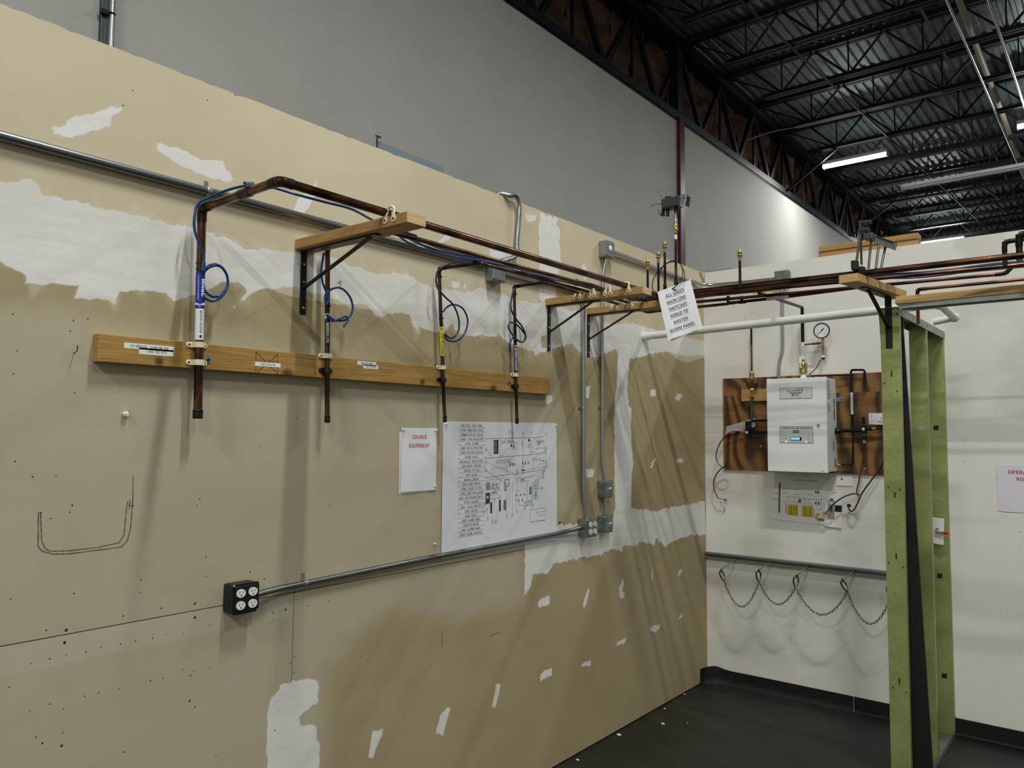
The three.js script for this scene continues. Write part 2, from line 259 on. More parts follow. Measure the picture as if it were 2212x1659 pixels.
function drywallMaps(z0, z1) {
  const h = 2048, w = Math.round((z1 - z0) / WALL_H * 2048), col = new Uint8Array(w * h * 4), bmp = new Uint8Array(w * h * 4), C = new Float32Array(w * h * 3), B = new Float32Array(w * h);
  const TAN = [199, 187, 157], RAW = [166, 151, 113], GREY = [180, 172, 147], MUD = [224, 222, 216];
  for (let j = 0; j < h; j++) for (let i = 0; i < w; i++) {
    const z = z0 + (i + 0.5) / w * (z1 - z0), y = (j + 0.5) / h * WALL_H, k = (j * w + i) * 3;
    const n = (fbm(z * 1.7 + 11, y * 1.7, 3) - 0.5) * 16, f = (vn(z * 330, y * 330) - 0.5) * 5, e = (vn(z * 7 + 40, y * 14) - 0.5) * 5;
    const q = y + (vn(z * 3, 7) - 0.5) * 0.1 > 2.38 ? TAN : RAW; C[k] = q[0] + n + f + e; C[k + 1] = q[1] + n * 1.05 + f + e; C[k + 2] = q[2] + n * 1.3 + f + e; B[j * w + i] = 90 + vn(z * 240, y * 240) * 10;
  }
  const over = (poly, pad, f) => {
    let a = 1e9, b = -1e9, c = 1e9, d = -1e9; for (let i = 0; i < poly.length; i += 2) { a = Math.min(a, poly[i]); b = Math.max(b, poly[i]); c = Math.min(c, poly[i + 1]); d = Math.max(d, poly[i + 1]); }
    const i0 = Math.max(0, Math.floor((a - pad - z0) / (z1 - z0) * w)), i1 = Math.min(w - 1, Math.ceil((b + pad - z0) / (z1 - z0) * w)), j0 = Math.max(0, Math.floor((c - pad) / WALL_H * h)), j1 = Math.min(h - 1, Math.ceil((d + pad) / WALL_H * h));
    for (let j = j0; j <= j1; j++) for (let i = i0; i <= i1; i++) f(z0 + (i + 0.5) / w * (z1 - z0), (j + 0.5) / h * WALL_H, j * w + i);
  };
  const blend = (k, c, t) => { for (let q = 0; q < 3; q++) C[k * 3 + q] += (c[q] - C[k * 3 + q]) * t; };
  over(DUSTED, 0.12, (z, y, k) => { const d = edgeDist(DUSTED, z, y) + (fbm(z * 6, y * 6 + 30, 4) - 0.5) * 0.11; const t = sm(-0.08, 0.08, d) * (0.72 + 0.28 * fbm(z * 9 + 5, y * 16, 3)); if (t > 0) blend(k, GREY, t); });
  over([3.642, 1.118, FAR_Z, 1.2], 0.01, (z, y, k) => { if (z > 3.642 && y < 1.203) blend(k, [190, 184, 166], 0.5 * sm(1.112, 1.122, y + (vn(z * 9, 4) - 0.5) * 0.006) * (0.75 + 0.25 * vn(z * 20, y * 40))); });  // tapered sheet edge: the light it catches is painted in as paler colour
  for (const m of COMPOUND) over(m.p, 0.05, (z, y, k) => {
    let d = edgeDist(m.p, z, y); if (d < -0.06) return;
    d += (fbm(z * 34 + 7, y * 34, 3) - 0.5) * m.a * 2.4 + (vn(z * 55 + 3, y * 9) - 0.5) * m.a * 1.2;
    let t = sm(-0.002, 0.006, d); if (m.band) { t = Math.max(t, 0.5 * sm(-0.05, 0.004, d + (vn(z * 38 + 9, y * 5) - 0.5) * 0.06 - 0.014) * vn(z * 30 + 3, y * 9)); t *= 0.8 + 0.2 * sm(0.3, 0.62, fbm(z * 3.2 + 2, y * 11, 4)); if (edgeDist(TAN_HOLE, z, y) > 0) t *= 0.1; }
    if (t <= 0) return; const s = (fbm(z * 5, y * 22, 3) - 0.5) * 12 + (vn(z * 40 + y * 18, y * 90) - 0.5) * 5; blend(k, [MUD[0] + s, MUD[1] + s, MUD[2] + s * 1.1], t); B[k] += t * (60 + (fbm(z * 6, y * 40, 3) - 0.5) * 60);
  });
  for (const [l, r] of HOLES) for (let i = 0; i < l.length; i += 2) { const R = r * (0.7 + 0.6 * HASH[(i * 37 + 11) & 65535]); over([l[i] - R * 2, l[i + 1] - R * 2, l[i] + R * 2, l[i + 1] + R * 2], 0, (z, y, k) => { const d = Math.hypot(z - l[i], (y - l[i + 1]) * 0.9) / R; if (d < 1.9) { blend(k, [226, 222, 208], sm(1.9, 1.1, d) * 0.5 * (y < l[i + 1] ? 1 : 0.2)); blend(k, [44, 38, 30], sm(1.15, 0.75, d)); B[k] -= 70 * sm(1.1, 0.6, d); } }); }
  for (const l of PENCIL) over(l, 0.004, (z, y, k) => { const t = sm(0.0017, 0.0006, segDist(l, z, y)); if (t > 0) blend(k, [34, 30, 30], t * 0.9); });
  over([STAMP.z - STAMP.w, STAMP.y, STAMP.z, STAMP.y + STAMP.h], 0, (z, y, k) => { const u = (STAMP.z - z) / STAMP.w, v = 1 - (y - STAMP.y) / STAMP.h; if (u < 0 || u > 0.999 || v < 0 || v > 0.999) return; const s = stampCanvas[(Math.floor(v * 40) * 256 + Math.floor(u * 256)) * 4]; if (s < 200) blend(k, [92, 84, 62], (1 - s / 255) * 0.6); });
  for (let k = 0; k < w * h; k++) { for (let q = 0; q < 3; q++) col[k * 4 + q] = clamp(C[k * 3 + q], 0, 255); col[k * 4 + 3] = 255; bmp[k * 4] = bmp[k * 4 + 1] = bmp[k * 4 + 2] = clamp(B[k], 0, 255); bmp[k * 4 + 3] = 255; }
  const mk = (d, srgb) => { const t = new THREE.DataTexture(d, w, h); t.magFilter = t.minFilter = THREE.LinearFilter; if (srgb) t.colorSpace = THREE.SRGBColorSpace; t.needsUpdate = true; return t; };
  return std(0xffffff, 0.82, 0, { map: mk(col, true), bumpMap: mk(bmp, false), bumpScale: 0.0022 });
}
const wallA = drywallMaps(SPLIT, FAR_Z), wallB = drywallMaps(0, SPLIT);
const wallLeft = structure('wall_left');
function drywall(z0, z1, y0, y1, mat, tz0, tz1, ragged) {
  const s = new THREE.Shape(); s.moveTo(-z1, y0); s.lineTo(-z0, y0);
  if (ragged) for (let z = z0; z < z1; z += 0.022) s.lineTo(-z, y1 + (vn(z * 14, 3) - 0.5) * 0.003 + (vn(z * 60, 9) > 0.82 ? -0.004 : 0)); else s.lineTo(-z0, y1);
  s.lineTo(-z1, y1); const g = extrude(s, 0.0127, basis([0, 0, -1], [0, 1, 0], [1, 0, 0], [-0.0127, 0, 0]));
  const P = g.attributes.position, uv = g.attributes.uv; for (let i = 0; i < P.count; i++) uv.setXY(i, (P.getZ(i) - tz0) / (tz1 - tz0), P.getY(i) / WALL_H);
  return obj('drywall_panel', g, mat, wallLeft);
}
drywall(SPLIT, FAR_Z, 1.2045, WALL_H, wallA, SPLIT, FAR_Z, true);
drywall(0, SPLIT, 1.2015, WALL_H, wallB, 0, SPLIT, true);
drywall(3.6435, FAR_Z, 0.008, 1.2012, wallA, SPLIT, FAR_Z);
drywall(SPLIT, 3.6405, 0.008, 1.2012, wallA, SPLIT, FAR_Z);
drywall(0, SPLIT, 0.008, 1.2013, wallB, 0, SPLIT);
drywall(3.6405, 3.6435, 0.008, 0.866, wallA, SPLIT, FAR_Z).name = 'joint_fill';
const plainWall = std(0xffffff, 0.85, 0, { map: rep(speck([190, 180, 152], 12, 3, 512, 90), 0.5, 0.5) });
obj('drywall_panel', box(-0.0127, 0, 0.008, WALL_H, FAR_Z, 9.6, 0, 'z'), plainWall, wallLeft);
obj('wall_core', box(-0.13, -0.0132, 0, WALL_H - 0.012, -0.12, 9.6), std(0x3a3226, 0.9), wallLeft);

// ---------- white back partition ----------
const wallBack = structure('wall_back');
const smudge = rep(tex(1024, 1024, (u, v) => {
  const x = u * 3.05, y = v * 3.05; let c = [222, 218, 208]; const n = (fbm(x * 1.4, y * 1.4 + 3, 4) - 0.5) * 14, f = (vn(x * 200, y * 200) - 0.5) * 4;
  const scuff = sm(0.56, 0.75, fbm(x * 2.2 + 9, y * 3 + 2, 4)) * 14, d = sm(0.95, 0.98, vn(x * 60, y * 60)) * sm(0.72, 0.9, vn(x * 3 + 20, y * 3)) * 40;
  const k = n + f - scuff - d; return [c[0] + k, c[1] + k, c[2] + k * 1.1];
}), 1 / 3.05, 1 / 3.05);
const backPaint = std(0xffffff, 0.6, 0, { map: smudge });
obj('painted_face', box(0, 4.6, 0, WALL_H, -0.12, 0, 0, 'x'), backPaint, wallBack);
const corner = extrude((() => { const s = new THREE.Shape(); s.moveTo(0, 2.97); s.lineTo(0.075, 3.04); s.lineTo(0, 3.046); return s; })(), 0.012, basis([0, 0, 1], [0, 1, 0], [-1, 0, 0], [0.0125, 0, 0]));
obj('corner_bead', corner, plainWall, wallBack);

// ---------- floor ----------
const floor = structure('floor');
const concrete = rep(tex(2048, 2048, (u, v) => {
  const x = u * 6, y = v * 6; const n = fbm(x * 2 + 4, y * 2, 5) - 0.5, s = fbm(x * 1.2 + y * 0.9, y * 7 - x * 4 + 8, 4) - 0.5, f = vn(x * 150, y * 150) - 0.5, sp = sm(0.95, 0.985, vn(x * 38 + 3, y * 38)) * 26;
  const k = n * 42 + s * 40 + f * 9 + sp; return [33 + k * 0.55, 32 + k * 0.55, 27 + k * 0.5];
}), 1 / 6, 1 / 6);
obj('slab', uvBy(box(-3.4, 10, -0.2, 0, -26, 10), 'x'), std(0xffffff, 0.55, 0, { map: concrete, bumpMap: concrete, bumpScale: 0.001 }), floor);

// ---------- shell of the hall ----------
const greyPaint = std(0xffffff, 0.75, 0, { map: rep(tex(512, 512, (u, v) => { const n = (fbm(u * 6, v * 6, 4, 6) - 0.5) * 10 + (vn(u * 120, v * 120, 120) - 0.5) * 3; return [187 + n, 185 + n, 178 + n]; }), 0.25, 0.25) });
const GX = -3.0, GTOP = 6.86;
const wallSide = structure('wall_side');
obj('grey_face', box(GX - 0.3, GX, 0, GTOP, -26, 10, 0, 'z'), greyPaint, wallSide);
const trim1 = structure('trim_1'); obj('cap_angle', [box(GX - 0.02, GX + 0.03, GTOP - 0.004, GTOP + 0.05, -26, 10), box(GX + 0.002, GX + 0.012, GTOP - 0.03, GTOP, -26, 10)], M.roofSteel, trim1);
const shellPaint = std(0xb9b8b2, 0.8);
const wallFar = structure('wall_far'); obj('painted_face', box(-3.4, 10, 0, 8.5, -26.3, -26), shellPaint, wallFar);
const wallFront = structure('wall_front'); obj('painted_face', box(-3.4, 13, 0, 8.5, 13, 13.3), shellPaint, wallFront);
const wallRight = structure('wall_right'); obj('painted_face', box(10, 10.3, 0, 8.5, -26, 13), shellPaint, wallRight);
obj('grey_face', box(GX - 0.3, GX, 0, GTOP, 10, 13, 0, 'z'), greyPaint, wallSide);
obj('slab', uvBy(box(-3.4, 10, -0.2, 0, 10, 13), 'x'), std(0xffffff, 0.55, 0, { map: concrete }), floor);
obj('upper_cladding', box(GX - 0.62, GX - 0.56, GTOP - 0.4, 8.6, -26, 13), std(0x241a14, 0.95), wallSide);

// ---------- corrugated roof deck ----------
const ceiling = structure('ceiling');
const deckMat = std(0xffffff, 0.42, 0.55, { map: rep(speck([112, 124, 128], 26, 2, 256, 50), 1.2, 1.2) });
function deckPanel(x0) {
  const P = [], I = [], U = []; const prof = []; for (let k = 0; k < 6; k++) { const b = x0 + k * 0.1524; prof.push([b, 0], [b + 0.066, 0], [b + 0.084, 0.038], [b + 0.134, 0.038]); } prof.push([x0 + 0.9144, 0]);
  for (let i = 0; i + 1 < prof.length; i++) for (const [z, j] of [[13, 0], [-26.2, 1]]) for (const q of [prof[i], prof[i + 1]]) { P.push(q[0], 8.3 + q[1], z); U.push(q[0], z); }
  for (let i = 0; i + 1 < prof.length; i++) { const b = i * 4; I.push(b, b + 1, b + 3, b, b + 3, b + 2); }
  const g = new THREE.BufferGeometry(); g.setAttribute('position', new THREE.Float32BufferAttribute(P, 3)); g.setAttribute('uv', new THREE.Float32BufferAttribute(U, 2)); g.setIndex(I); g.computeVertexNormals(); return g;
}
for (let k = 0; k < 15; k++) obj('deck_panel', deckPanel(-3.65 + k * 0.9144), deckMat, ceiling);
obj('roof_board', box(-3.9, 10.4, 8.345, 8.5, -26.4, 13.4), std(0x22201c, 0.9), ceiling);

// ---------- roof steel ----------
const ORD = ['first', 'second', 'third', 'fourth', 'fifth', 'sixth', 'seventh', 'eighth', 'ninth', 'tenth', 'eleventh', 'twelfth', 'thirteenth', 'fourteenth', 'fifteenth', 'sixteenth', 'seventeenth', 'eighteenth', 'nineteenth', 'twentieth', 'twenty-first', 'twenty-second', 'twenty-third', 'twenty-fourth', 'twenty-fifth', 'twenty-sixth', 'twenty-seventh', 'twenty-eighth', 'twenty-ninth', 'thirtieth', 'thirty-first', 'thirty-second', 'thirty-third', 'thirty-fourth', 'thirty-fifth', 'thirty-sixth', 'thirty-seventh', 'thirty-eighth', 'thirty-ninth', 'fortieth'];
const JOIST_Z = []; for (let k = 0; k < 13; k++) JOIST_Z.push(-4.3 - 1.575 * k);
const jTop = 8.25, jBot = 7.68;
function makeJoist() {
  const o = thing('bar_joist', '', 'roof joist', [0, 0, 0], 'open web joists under the roof deck');
  obj('top_chord', [box(-3.06, 9.95, jTop - 0.03, jTop + 0.048, -0.085, -0.016), box(-3.06, 9.95, jTop - 0.03, jTop + 0.048, 0.016, 0.085)], M.roofSteel, o);
  obj('bottom_chord', [box(-2.25, 9.95, jBot - 0.03, jBot + 0.03, -0.07, -0.016), box(-2.25, 9.95, jBot - 0.03, jBot + 0.03, 0.016, 0.07)], M.roofSteel, o);
  obj('joist_seat', box(-3.1, -2.9, 8.19, 8.25, -0.06, 0.06), M.roofSteel, o);
  obj('web_bar', rod([-3.0, jTop, 0], [-2.0, jBot, 0], 0.013, 6), M.roofSteel, o);
  const proto = [rod([0, jBot, 0], [0.545, jTop, 0], 0.02, 6), rod([0, jBot, 0], [-0.545, jTop, 0], 0.018, 6), rod([0, jBot, 0], [0, jTop, 0], 0.013, 6)].map(strip);
  for (let k = 0; k < 11; k++) for (const g of proto) { const m = new THREE.Mesh(g, M.roofSteel); m.name = 'web_bar'; m.position.set(-1.97 + 1.09 * k, 0, 0); m.castShadow = m.receiveShadow = true; o.add(m); }
  return o;
}
const joist0 = makeJoist();
JOIST_Z.forEach((z, i) => {
  const o = i ? joist0.clone() : joist0; if (i) { o.name = numbered('bar_joist'); scene.add(o); }
  o.position.z = z; o.userData = { label: `dark open web roof joist, ${ORD[i]} counting away from the viewer`, category: 'roof joist', group: 'open web joists under the roof deck' };
});
// joist girder along the top of the grey wall
const girder = thing('joist_girder', 'deep dark steel truss girder running along the grey wall top', 'girder', [GX - 0.1, GTOP, -10]);
obj('bottom_chord', [box(GX - 0.2, GX - 0.11, 6.90, 6.99, -25.9, 12.9), box(GX - 0.06, GX + 0.02, 6.90, 6.99, -25.9, 12.9)], M.roofSteel, girder);
obj('top_chord', [box(GX - 0.2, GX - 0.11, 8.08, 8.19, -25.9, 12.9), box(GX - 0.06, GX + 0.04, 8.08, 8.19, -25.9, 12.9)], M.roofSteel, girder);
for (let k = -4; k < 13; k++) { const z = -4.3 - 1.575 * k, zb = z - 0.79; for (const [za, zc] of [[z, zb], [z - 1.575, zb]]) obj('web_member', bar([GX - 0.09, 8.1, za], [GX - 0.09, 6.97, zc], 0.085, 0.07, [1, 0, 0]), M.roofSteel, girder); obj('web_member', bar([GX - 0.09, 8.1, z], [GX - 0.09, 6.97, z], 0.05, 0.04, [1, 0, 0]), M.roofSteel, girder); }
obj('web_member', box(GX - 0.14, GX + 0.03, 6.99, 8.08, -5.72, -5.55), M.roofSteel, girder);
// kraft faced insulation behind the girder
const kraft = std(0xffffff, 0.88, 0, { side: THREE.DoubleSide, map: rep(tex(512, 512, (u, v) => { const n = fbm(u * 8, v * 8, 5, 8), c = vn(u * 90, v * 90, 90); return mix3([132, 98, 76], [74, 53, 42], clamp(n * 1.3 - 0.15 + (c - 0.5) * 0.25)); }), 0.8, 0.8) });
for (let k = 0; k < 34; k++) {
  const z1 = -1.2 - k * 0.58, w = 0.57, P = [], U = [], I = [], nx = 8, ny = 12;
  for (let j = 0; j <= ny; j++) for (let i = 0; i <= nx; i++) { const u = i / nx, v = j / ny, y = 6.9 + v * 1.36, z = z1 - u * w; P.push(GX - 0.34 + 0.11 * Math.sin(u * Math.PI) * (0.6 + 0.4 * Math.sin(v * 7 + k)) + (fbm(z * 5, y * 5 + k, 3) - 0.5) * 0.2, y, z); U.push(z, y); if (i < nx && j < ny) { const a = j * (nx + 1) + i; I.push(a, a + 1, a + nx + 2, a, a + nx + 2, a + nx + 1); } }
  const g = new THREE.BufferGeometry(); g.setAttribute('position', new THREE.Float32BufferAttribute(P, 3)); g.setAttribute('uv', new THREE.Float32BufferAttribute(U, 2)); g.setIndex(I); g.computeVertexNormals();
  const b = thing('insulation_batt', `brown kraft faced insulation batt behind the girder, ${ORD[k]} from the near end`, 'insulation', [GX - 0.4, 6.9, z1], 'insulation batts above the grey wall'); obj('facing', g, kraft, b);
}
// maroon column with its base behind the partition
const column = thing('steel_column', 'maroon painted square steel column standing against the grey wall', 'column', [GX, 0, -5.6]);
obj('shaft', box(GX - 0.11, GX + 0.06, 0, 6.895, -5.72, -5.55, 0.012, 'y'), M.maroon, column);
// kicker braces from the girder to a joist
for (const [z, w] of [[-10.6, 'nearer one beside the lit fixture'], [-15.3, 'farther one above the stacked timbers']]) { const b = thing('kicker_brace', `thin dark diagonal brace from girder to joist, ${w}`, 'brace', [GX, 6.95, z]); obj('angle', bar([GX + 0.02, 6.95, z + 0.05], [-1.95, 7.66, z], 0.045, 0.045), M.roofSteel, b); }
// pipes and conduits hung under the deck
function run(name, label, a, b, r, mat) { const o = thing(name, label, 'pipe', [a[0], a[1], 6]); const d = (b[0] - a[0]) / (b[2] - a[2]); obj('tube', rod([a[0] + d * (6 - a[2]), a[1], 6], [a[0] + d * (-25.5 - a[2]), a[1], -25.5], r, 10), mat, o); return o; }
run('sprinkler_pipe', 'pale cream pipe threaded through the roof joist webs', [0.8103,8,-6.7952], [0.7822,8,-11.6], 0.045, std(0xb5ab90, 0.5));
run('ceiling_conduit', 'thin grey conduit under the joists beside the pale pipe', [0.7862,7.63,-5.9223], [0.8007,7.63,-10.6687], 0.018, M.emt);
run('ceiling_conduit', 'grey conduit under the joists at the right picture edge', [1.2221,7.63,-6.2664], [1.2328,7.63,-10.407], 0.022, M.emt);
run('bridging_angle', 'reddish brown bridging angle just under the roof deck', [0.2843,8.17,-7.1349], [0.2999,8.17,-10.2146], 0.022, std(0x3c2224, 0.6, 0.2));
run('bridging_angle', 'dark bridging angle crossing under the deck near the girder', [-1.2547,7.62,-6.0479], [-1.1615,7.62,-7.5851], 0.018, M.roofSteel);
{ const o = thing('loose_cable', 'thin pale cable sagging from joist to insulation', 'cable', [GX, 7.6, -8.9]); obj('jacket', wire([[GX + 0.1, 7.3, -8.2], [-2.6, 7.55, -8.7], [-2.1, 7.62, -8.95], [-1.0, 7.63, -8.97], [0.2, 7.63, -8.98]], 0.009, 6), std(0x9a9a94, 0.5), o); }

// ---------- fluorescent fixtures ----------
const housing = std(0xd8d8d4, 0.4), glow = std(0xffffff, 0.4, 0, { emissive: new THREE.Color().setRGB(1.0, 0.97, 0.9), emissiveIntensity: 5 });
function fixture(x, z, label, lit, len = 1.22, share = 1) {
  const y = LAMP_Y, o = thing('fluorescent_fixture', label, 'light fixture', [x, y, z], lit ? 'lit fluorescent fixtures' : undefined);
  obj('housing', box(x - len / 2, x + len / 2, y + 0.045, y + 0.115, z - 0.075, z + 0.075, 0.008), housing, o);
  obj('end_cap', box(x - len / 2 - 0.012, x - len / 2, y - 0.03, y + 0.115, z - 0.08, z + 0.08, 0.006), housing, o);
  obj('end_cap', box(x + len / 2, x + len / 2 + 0.012, y - 0.03, y + 0.115, z - 0.08, z + 0.08, 0.006), housing, o);
  if (lit) { const s = new THREE.Shape(); s.moveTo(-0.074, 0.044); s.lineTo(-0.066, -0.002); s.quadraticCurveTo(0, -0.034, 0.066, -0.002); s.lineTo(0.074, 0.044); obj('diffuser', extrude(s, len - 0.004, basis([0, 0, 1], [0, 1, 0], [-1, 0, 0], [x + len / 2 - 0.002, y, z])), glow, o); }
  else { for (const d of [-0.04, 0.04]) obj('tube', rod([x - len / 2 + 0.01, y + 0.02, z + d], [x + len / 2 - 0.01, y + 0.02, z + d], 0.016, 10), std(0xc9c9bf, 0.35), o); }
  for (const d of [-len * 0.36, len * 0.36]) obj('hanger', rod([x + d, y + 0.11, z], [x + d, 8.3, z], 0.003, 6), M.emt, o);
  if (lit) { const l = new THREE.RectAreaLight(LAMP_COLOR, LAMP_POWER * share, len - 0.02, 0.13); l.name = 'fixture_light'; l.position.set(0, -0.045, 0); l.rotation.x = -Math.PI / 2; o.add(l);
    for (const s of [-1, 1]) { const e = new THREE.RectAreaLight(LAMP_COLOR, LAMP_POWER * share * 0.3, len - 0.02, 0.045); e.name = 'fixture_side_light'; e.position.set(0, 0.018, s * 0.082); e.rotation.set(s > 0 ? -0.5 : 0.5, s > 0 ? Math.PI : 0, 0, 'YXZ'); o.add(e); } }
}
for (const [x, z, share, label] of LIT) fixture(x, z, label, true, 1.22, share);
fixture(-0.15, -13.5, 'long unlit fluorescent strip with dusty white housing under the roof joists', false, 2.44);

// ---------- board, arms and brackets on the left wall ----------
const board = thing('wall_board', 'long knotty two by four screwed flat to the tan wall behind the pipes', 'board', [0, 2.03, 3.2]);
{ const g = box(0.0005, 0.0385, 2.026, 2.114, 2.043, 4.405, 0.003, 'z'); obj('plank', g, M.firOld, board); }
function strip3(z0, z1, y0, y1, text, w) { const m = sheetMat(print(512, 64, (g, W, H) => { g.fillStyle = '#e9e9e6'; g.fillRect(0, 0, W, H); g.fillStyle = '#1c1c1c'; g.textAlign = 'center'; g.font = 'bold 38px monospace'; g.fillText(text, W / 2, 46, W * w); }), 0.6); obj('label_strip', sheet([0.0392, y0, z1], [0.0392, y0 + 0.001, z0], [0.0392, y1 + 0.001, z0], [0.0392, y1, z1], 0), m, board, `white tape label reading ${text.toLowerCase()}`); }
strip3([0.039,2.0801,4.1642][2], [0.039,2.0864,4.3275][2], [0.039,2.079,4.3272][1] - 0.004, [0.039,2.0952,4.3278][1] - 0.002, 'AIR COMPRESSOR / VACUUM PUMP ROOM', 0.75);
strip3([0.039,2.0691,4.1654][2], [0.039,2.0699,4.2803][2], [0.039,2.0639,4.2801][1] - 0.004, [0.039,2.0818,4.2807][1] - 0.001, '1 HOUR FIRE RATED', 0.6);
strip3([0.039,2.0657,3.753][2], [0.039,2.0611,3.8601][2], [0.039,2.0527,3.8599][1], [0.039,2.0678,3.8603][1], 'ROOM SEPARATION', 0.55);
strip3([0.039,2.0983,3.2851][2], [0.039,2.1003,3.3872][2], [0.039,2.0908,3.387][1], [0.039,2.108,3.3874][1], 'MANIFOLD ROOM', 0.6);
strip3([0.039,2.0853,3.2745][2], [0.039,2.0872,3.3575][2], [0.039,2.0795,3.3573][1] - 0.001, [0.039,2.0949,3.3577][1], '1 HOUR FIRE RATED', 0.7);
for (const q of [[[0.039,2.1036,3.8576], [0.039,2.0226,3.8551]], [[0.039,2.1046,3.7661], [0.039,2.025,3.7638]], [[0.039,2.1036,3.8576], [0.039,2.0285,3.7639]], [[0.039,2.1011,3.766], [0.039,2.0297,3.8496]]]) obj('pencil_mark', bar([0.0388, q[0][1], q[0][2]], [0.0388, q[1][1], q[1][2]], 0.0016, 0.0006, [1, 0, 0]), std(0x2a1c10, 0.8), board);
for (const c of [[0.041,2.0601,4.0428], [0.041,2.0707,2.3986]]) { const w = obj('washer', lathe([[0.004, 0], [0.0135, 0], [0.0135, 0.0022], [0.004, 0.0022]], [0.0387, c[1], c[2]], [1, 0, 0]), M.galv, board, 'round steel fender washer'); obj('screw_head', lathe([[0, 0.004], [0.005, 0.0035], [0.005, 0]], [0.0405, c[1], c[2]], [1, 0, 0], 6), M.blackMetal, w); }

const ARM_T = 2.561, ARM_B = 2.523;
function arm(label, z0, z1, x1, marks) { const o = thing('wooden_beam', label, 'beam', [0, ARM_B, (z0 + z1) / 2]); obj('timber', box(0.001, x1 - 0.0008, ARM_B, ARM_T, z0, z1, 0.0025, 'x'), M.fir, o); obj('end_grain', box(x1 - 0.0008, x1, ARM_B + 0.002, ARM_T - 0.002, z0 + 0.002, z1 - 0.002, 0, 'z'), M.firEnd, o, 'pale sawn end'); return o; }
arm('timber arm nearest the viewer, carrying only the thick copper pipe', 3.585, 3.676, 0.63);
const arm2 = arm('middle timber arm with four cream clamps along its edge', 1.944, 2.035, 0.612);
arm('farthest timber arm, half hidden by the hanging paper sign', 1.529, 1.62, 0.62);
function bracket(label, z, reach, base = 0) {
  const o = thing('shelf_bracket', label, 'bracket', [base, 2.27, z]), w = 0.014;
  obj('upright', box(base + 0.0005, base + 0.006, 2.272, 2.521, z - w, z + w, 0.002), M.blackMetal, o);
  obj('ledge', box(base + 0.0005, base + reach + 0.04, 2.516, 2.522, z - w, z + w, 0.002), M.blackMetal, o);
  obj('brace', bar([base + 0.006, 2.375, z], [base + reach, 2.517, z], 0.018, 0.006, [0, 1, 0], 0.001), M.blackMetal, o);
  for (const y of [2.298, 2.4, 2.47]) obj('screw', lathe([[0, 0.003], [0.0045, 0.002], [0.005, 0]], [base + 0.006, y, z], [1, 0, 0], 8), M.chrome, o);
  return o;
}
bracket('black steel shelf bracket under the nearest timber arm', 3.635, 0.40);
bracket('black steel shelf bracket under the middle timber arm', 2.005, 0.29);
bracket('black steel shelf bracket under the farthest timber arm', 1.605, 0.31);

// ---------- copper medical gas pipes ----------
const elbowR = 0.035;
function straight(o, a, b, r, mat) { return obj('tube', rod(a, b, r, 16), mat, o); }
function elbow(o, c, d1, d2, r, R = 0.03) {        // fitting at corner c joining directions d1 -> d2 (pointing away from the corner)
  c = V(c); d1 = V(d1).clone().normalize(); d2 = V(d2).clone().normalize();
  const p = [c.clone().addScaledVector(d1, R + 0.022), c.clone().addScaledVector(d1, R)]; for (let k = 1; k <= 7; k++) { const t = k / 8; p.push(c.clone().addScaledVector(d1, R * (1 - t) * (1 - t)).addScaledVector(d2, R * t * t)); } p.push(c.clone().addScaledVector(d2, R), c.clone().addScaledVector(d2, R + 0.022));
  return obj('elbow', sweep(p, r * 1.13, 16), M.burnt, o, 'blackened soldered elbow');
}
function copperRoute(name, label, pts, r, mats) {
  const o = thing(name, label, 'pipe', pts[0]);
  for (let i = 0; i + 1 < pts.length; i++) straight(o, pts[i], pts[i + 1], r, mats ? mats[i] || M.copper : M.copper);
  for (let i = 1; i + 1 < pts.length; i++) elbow(o, pts[i], V(pts[i - 1]).clone().sub(V(pts[i])), V(pts[i + 1]).clone().sub(V(pts[i])), r, Math.max(0.022, r * 1.7));
  return o;
}
const cap = (o, at, r) => obj('end_cap', lathe([[0, 0], [r * 1.0, 0], [r * 1.16, 0.003], [r * 1.16, 0.028], [r, 0.031]], at, [0, 1, 0]), M.burnt, o);
const r1 = 0.0145, r2 = 0.0098, r3 = 0.0083;
const y1 = ARM_T + r1, y2 = ARM_T + r2, y3 = ARM_T + r3;
const P1 = [[0.056, 1.862, 4.083], [0.056, y1, 4.092], [0.52, y1, 4.1], [0.505, y1, 1.665], [2.7, y1, 1.58]];
const P2 = [[0.052, 1.855, 3.543], [0.052, y2, 3.56], [0.352, y2, 3.555], [0.385, y2, 1.61], [2.62, y2, 1.365]];
const P3 = [[0.05, 1.868, 2.878], [0.05, y3, 2.928], [0.275, y3, 2.9], [0.28, y3, 1.425], [2.08, y3, 1.245], [2.12, y3 + 0.05, 1.24]];
const P4 = [[0.05, 1.868, 2.345], [0.05, y3, 2.375], [0.235, y3, 2.38], [0.195, y3, 1.23], [0.72, y3, 1.225]];
const pipe1 = copperRoute('copper_pipe', 'thick copper pipe with blue and white labels, nearest the left edge', P1, r1); cap(pipe1, [0.056, 1.856, 4.083], r1);
const pipe2 = copperRoute('copper_pipe', 'copper drop pipe with black nitrogen label beside the nearest arm', P2, r2, [M.copper, M.burnt]); cap(pipe2, [0.052, 1.85, 3.543], r2);
const pipe3 = copperRoute('copper_pipe', 'thin copper drop pipe with a yellow medical air label', P3, r3, [M.copper, M.burnt]); cap(pipe3, [0.05, 1.862, 2.878], r3);
const pipe4 = copperRoute('copper_pipe', 'thin copper drop pipe with a dark blue oxide label over the diagram poster', P4, r3, [M.copper, M.burnt]); cap(pipe4, [0.05, 1.862, 2.345], r3);
obj('coupling', rod([0.30, y1, 4.096], [0.36, y1, 4.097], r1 * 1.14, 16), M.burnt, pipe1);
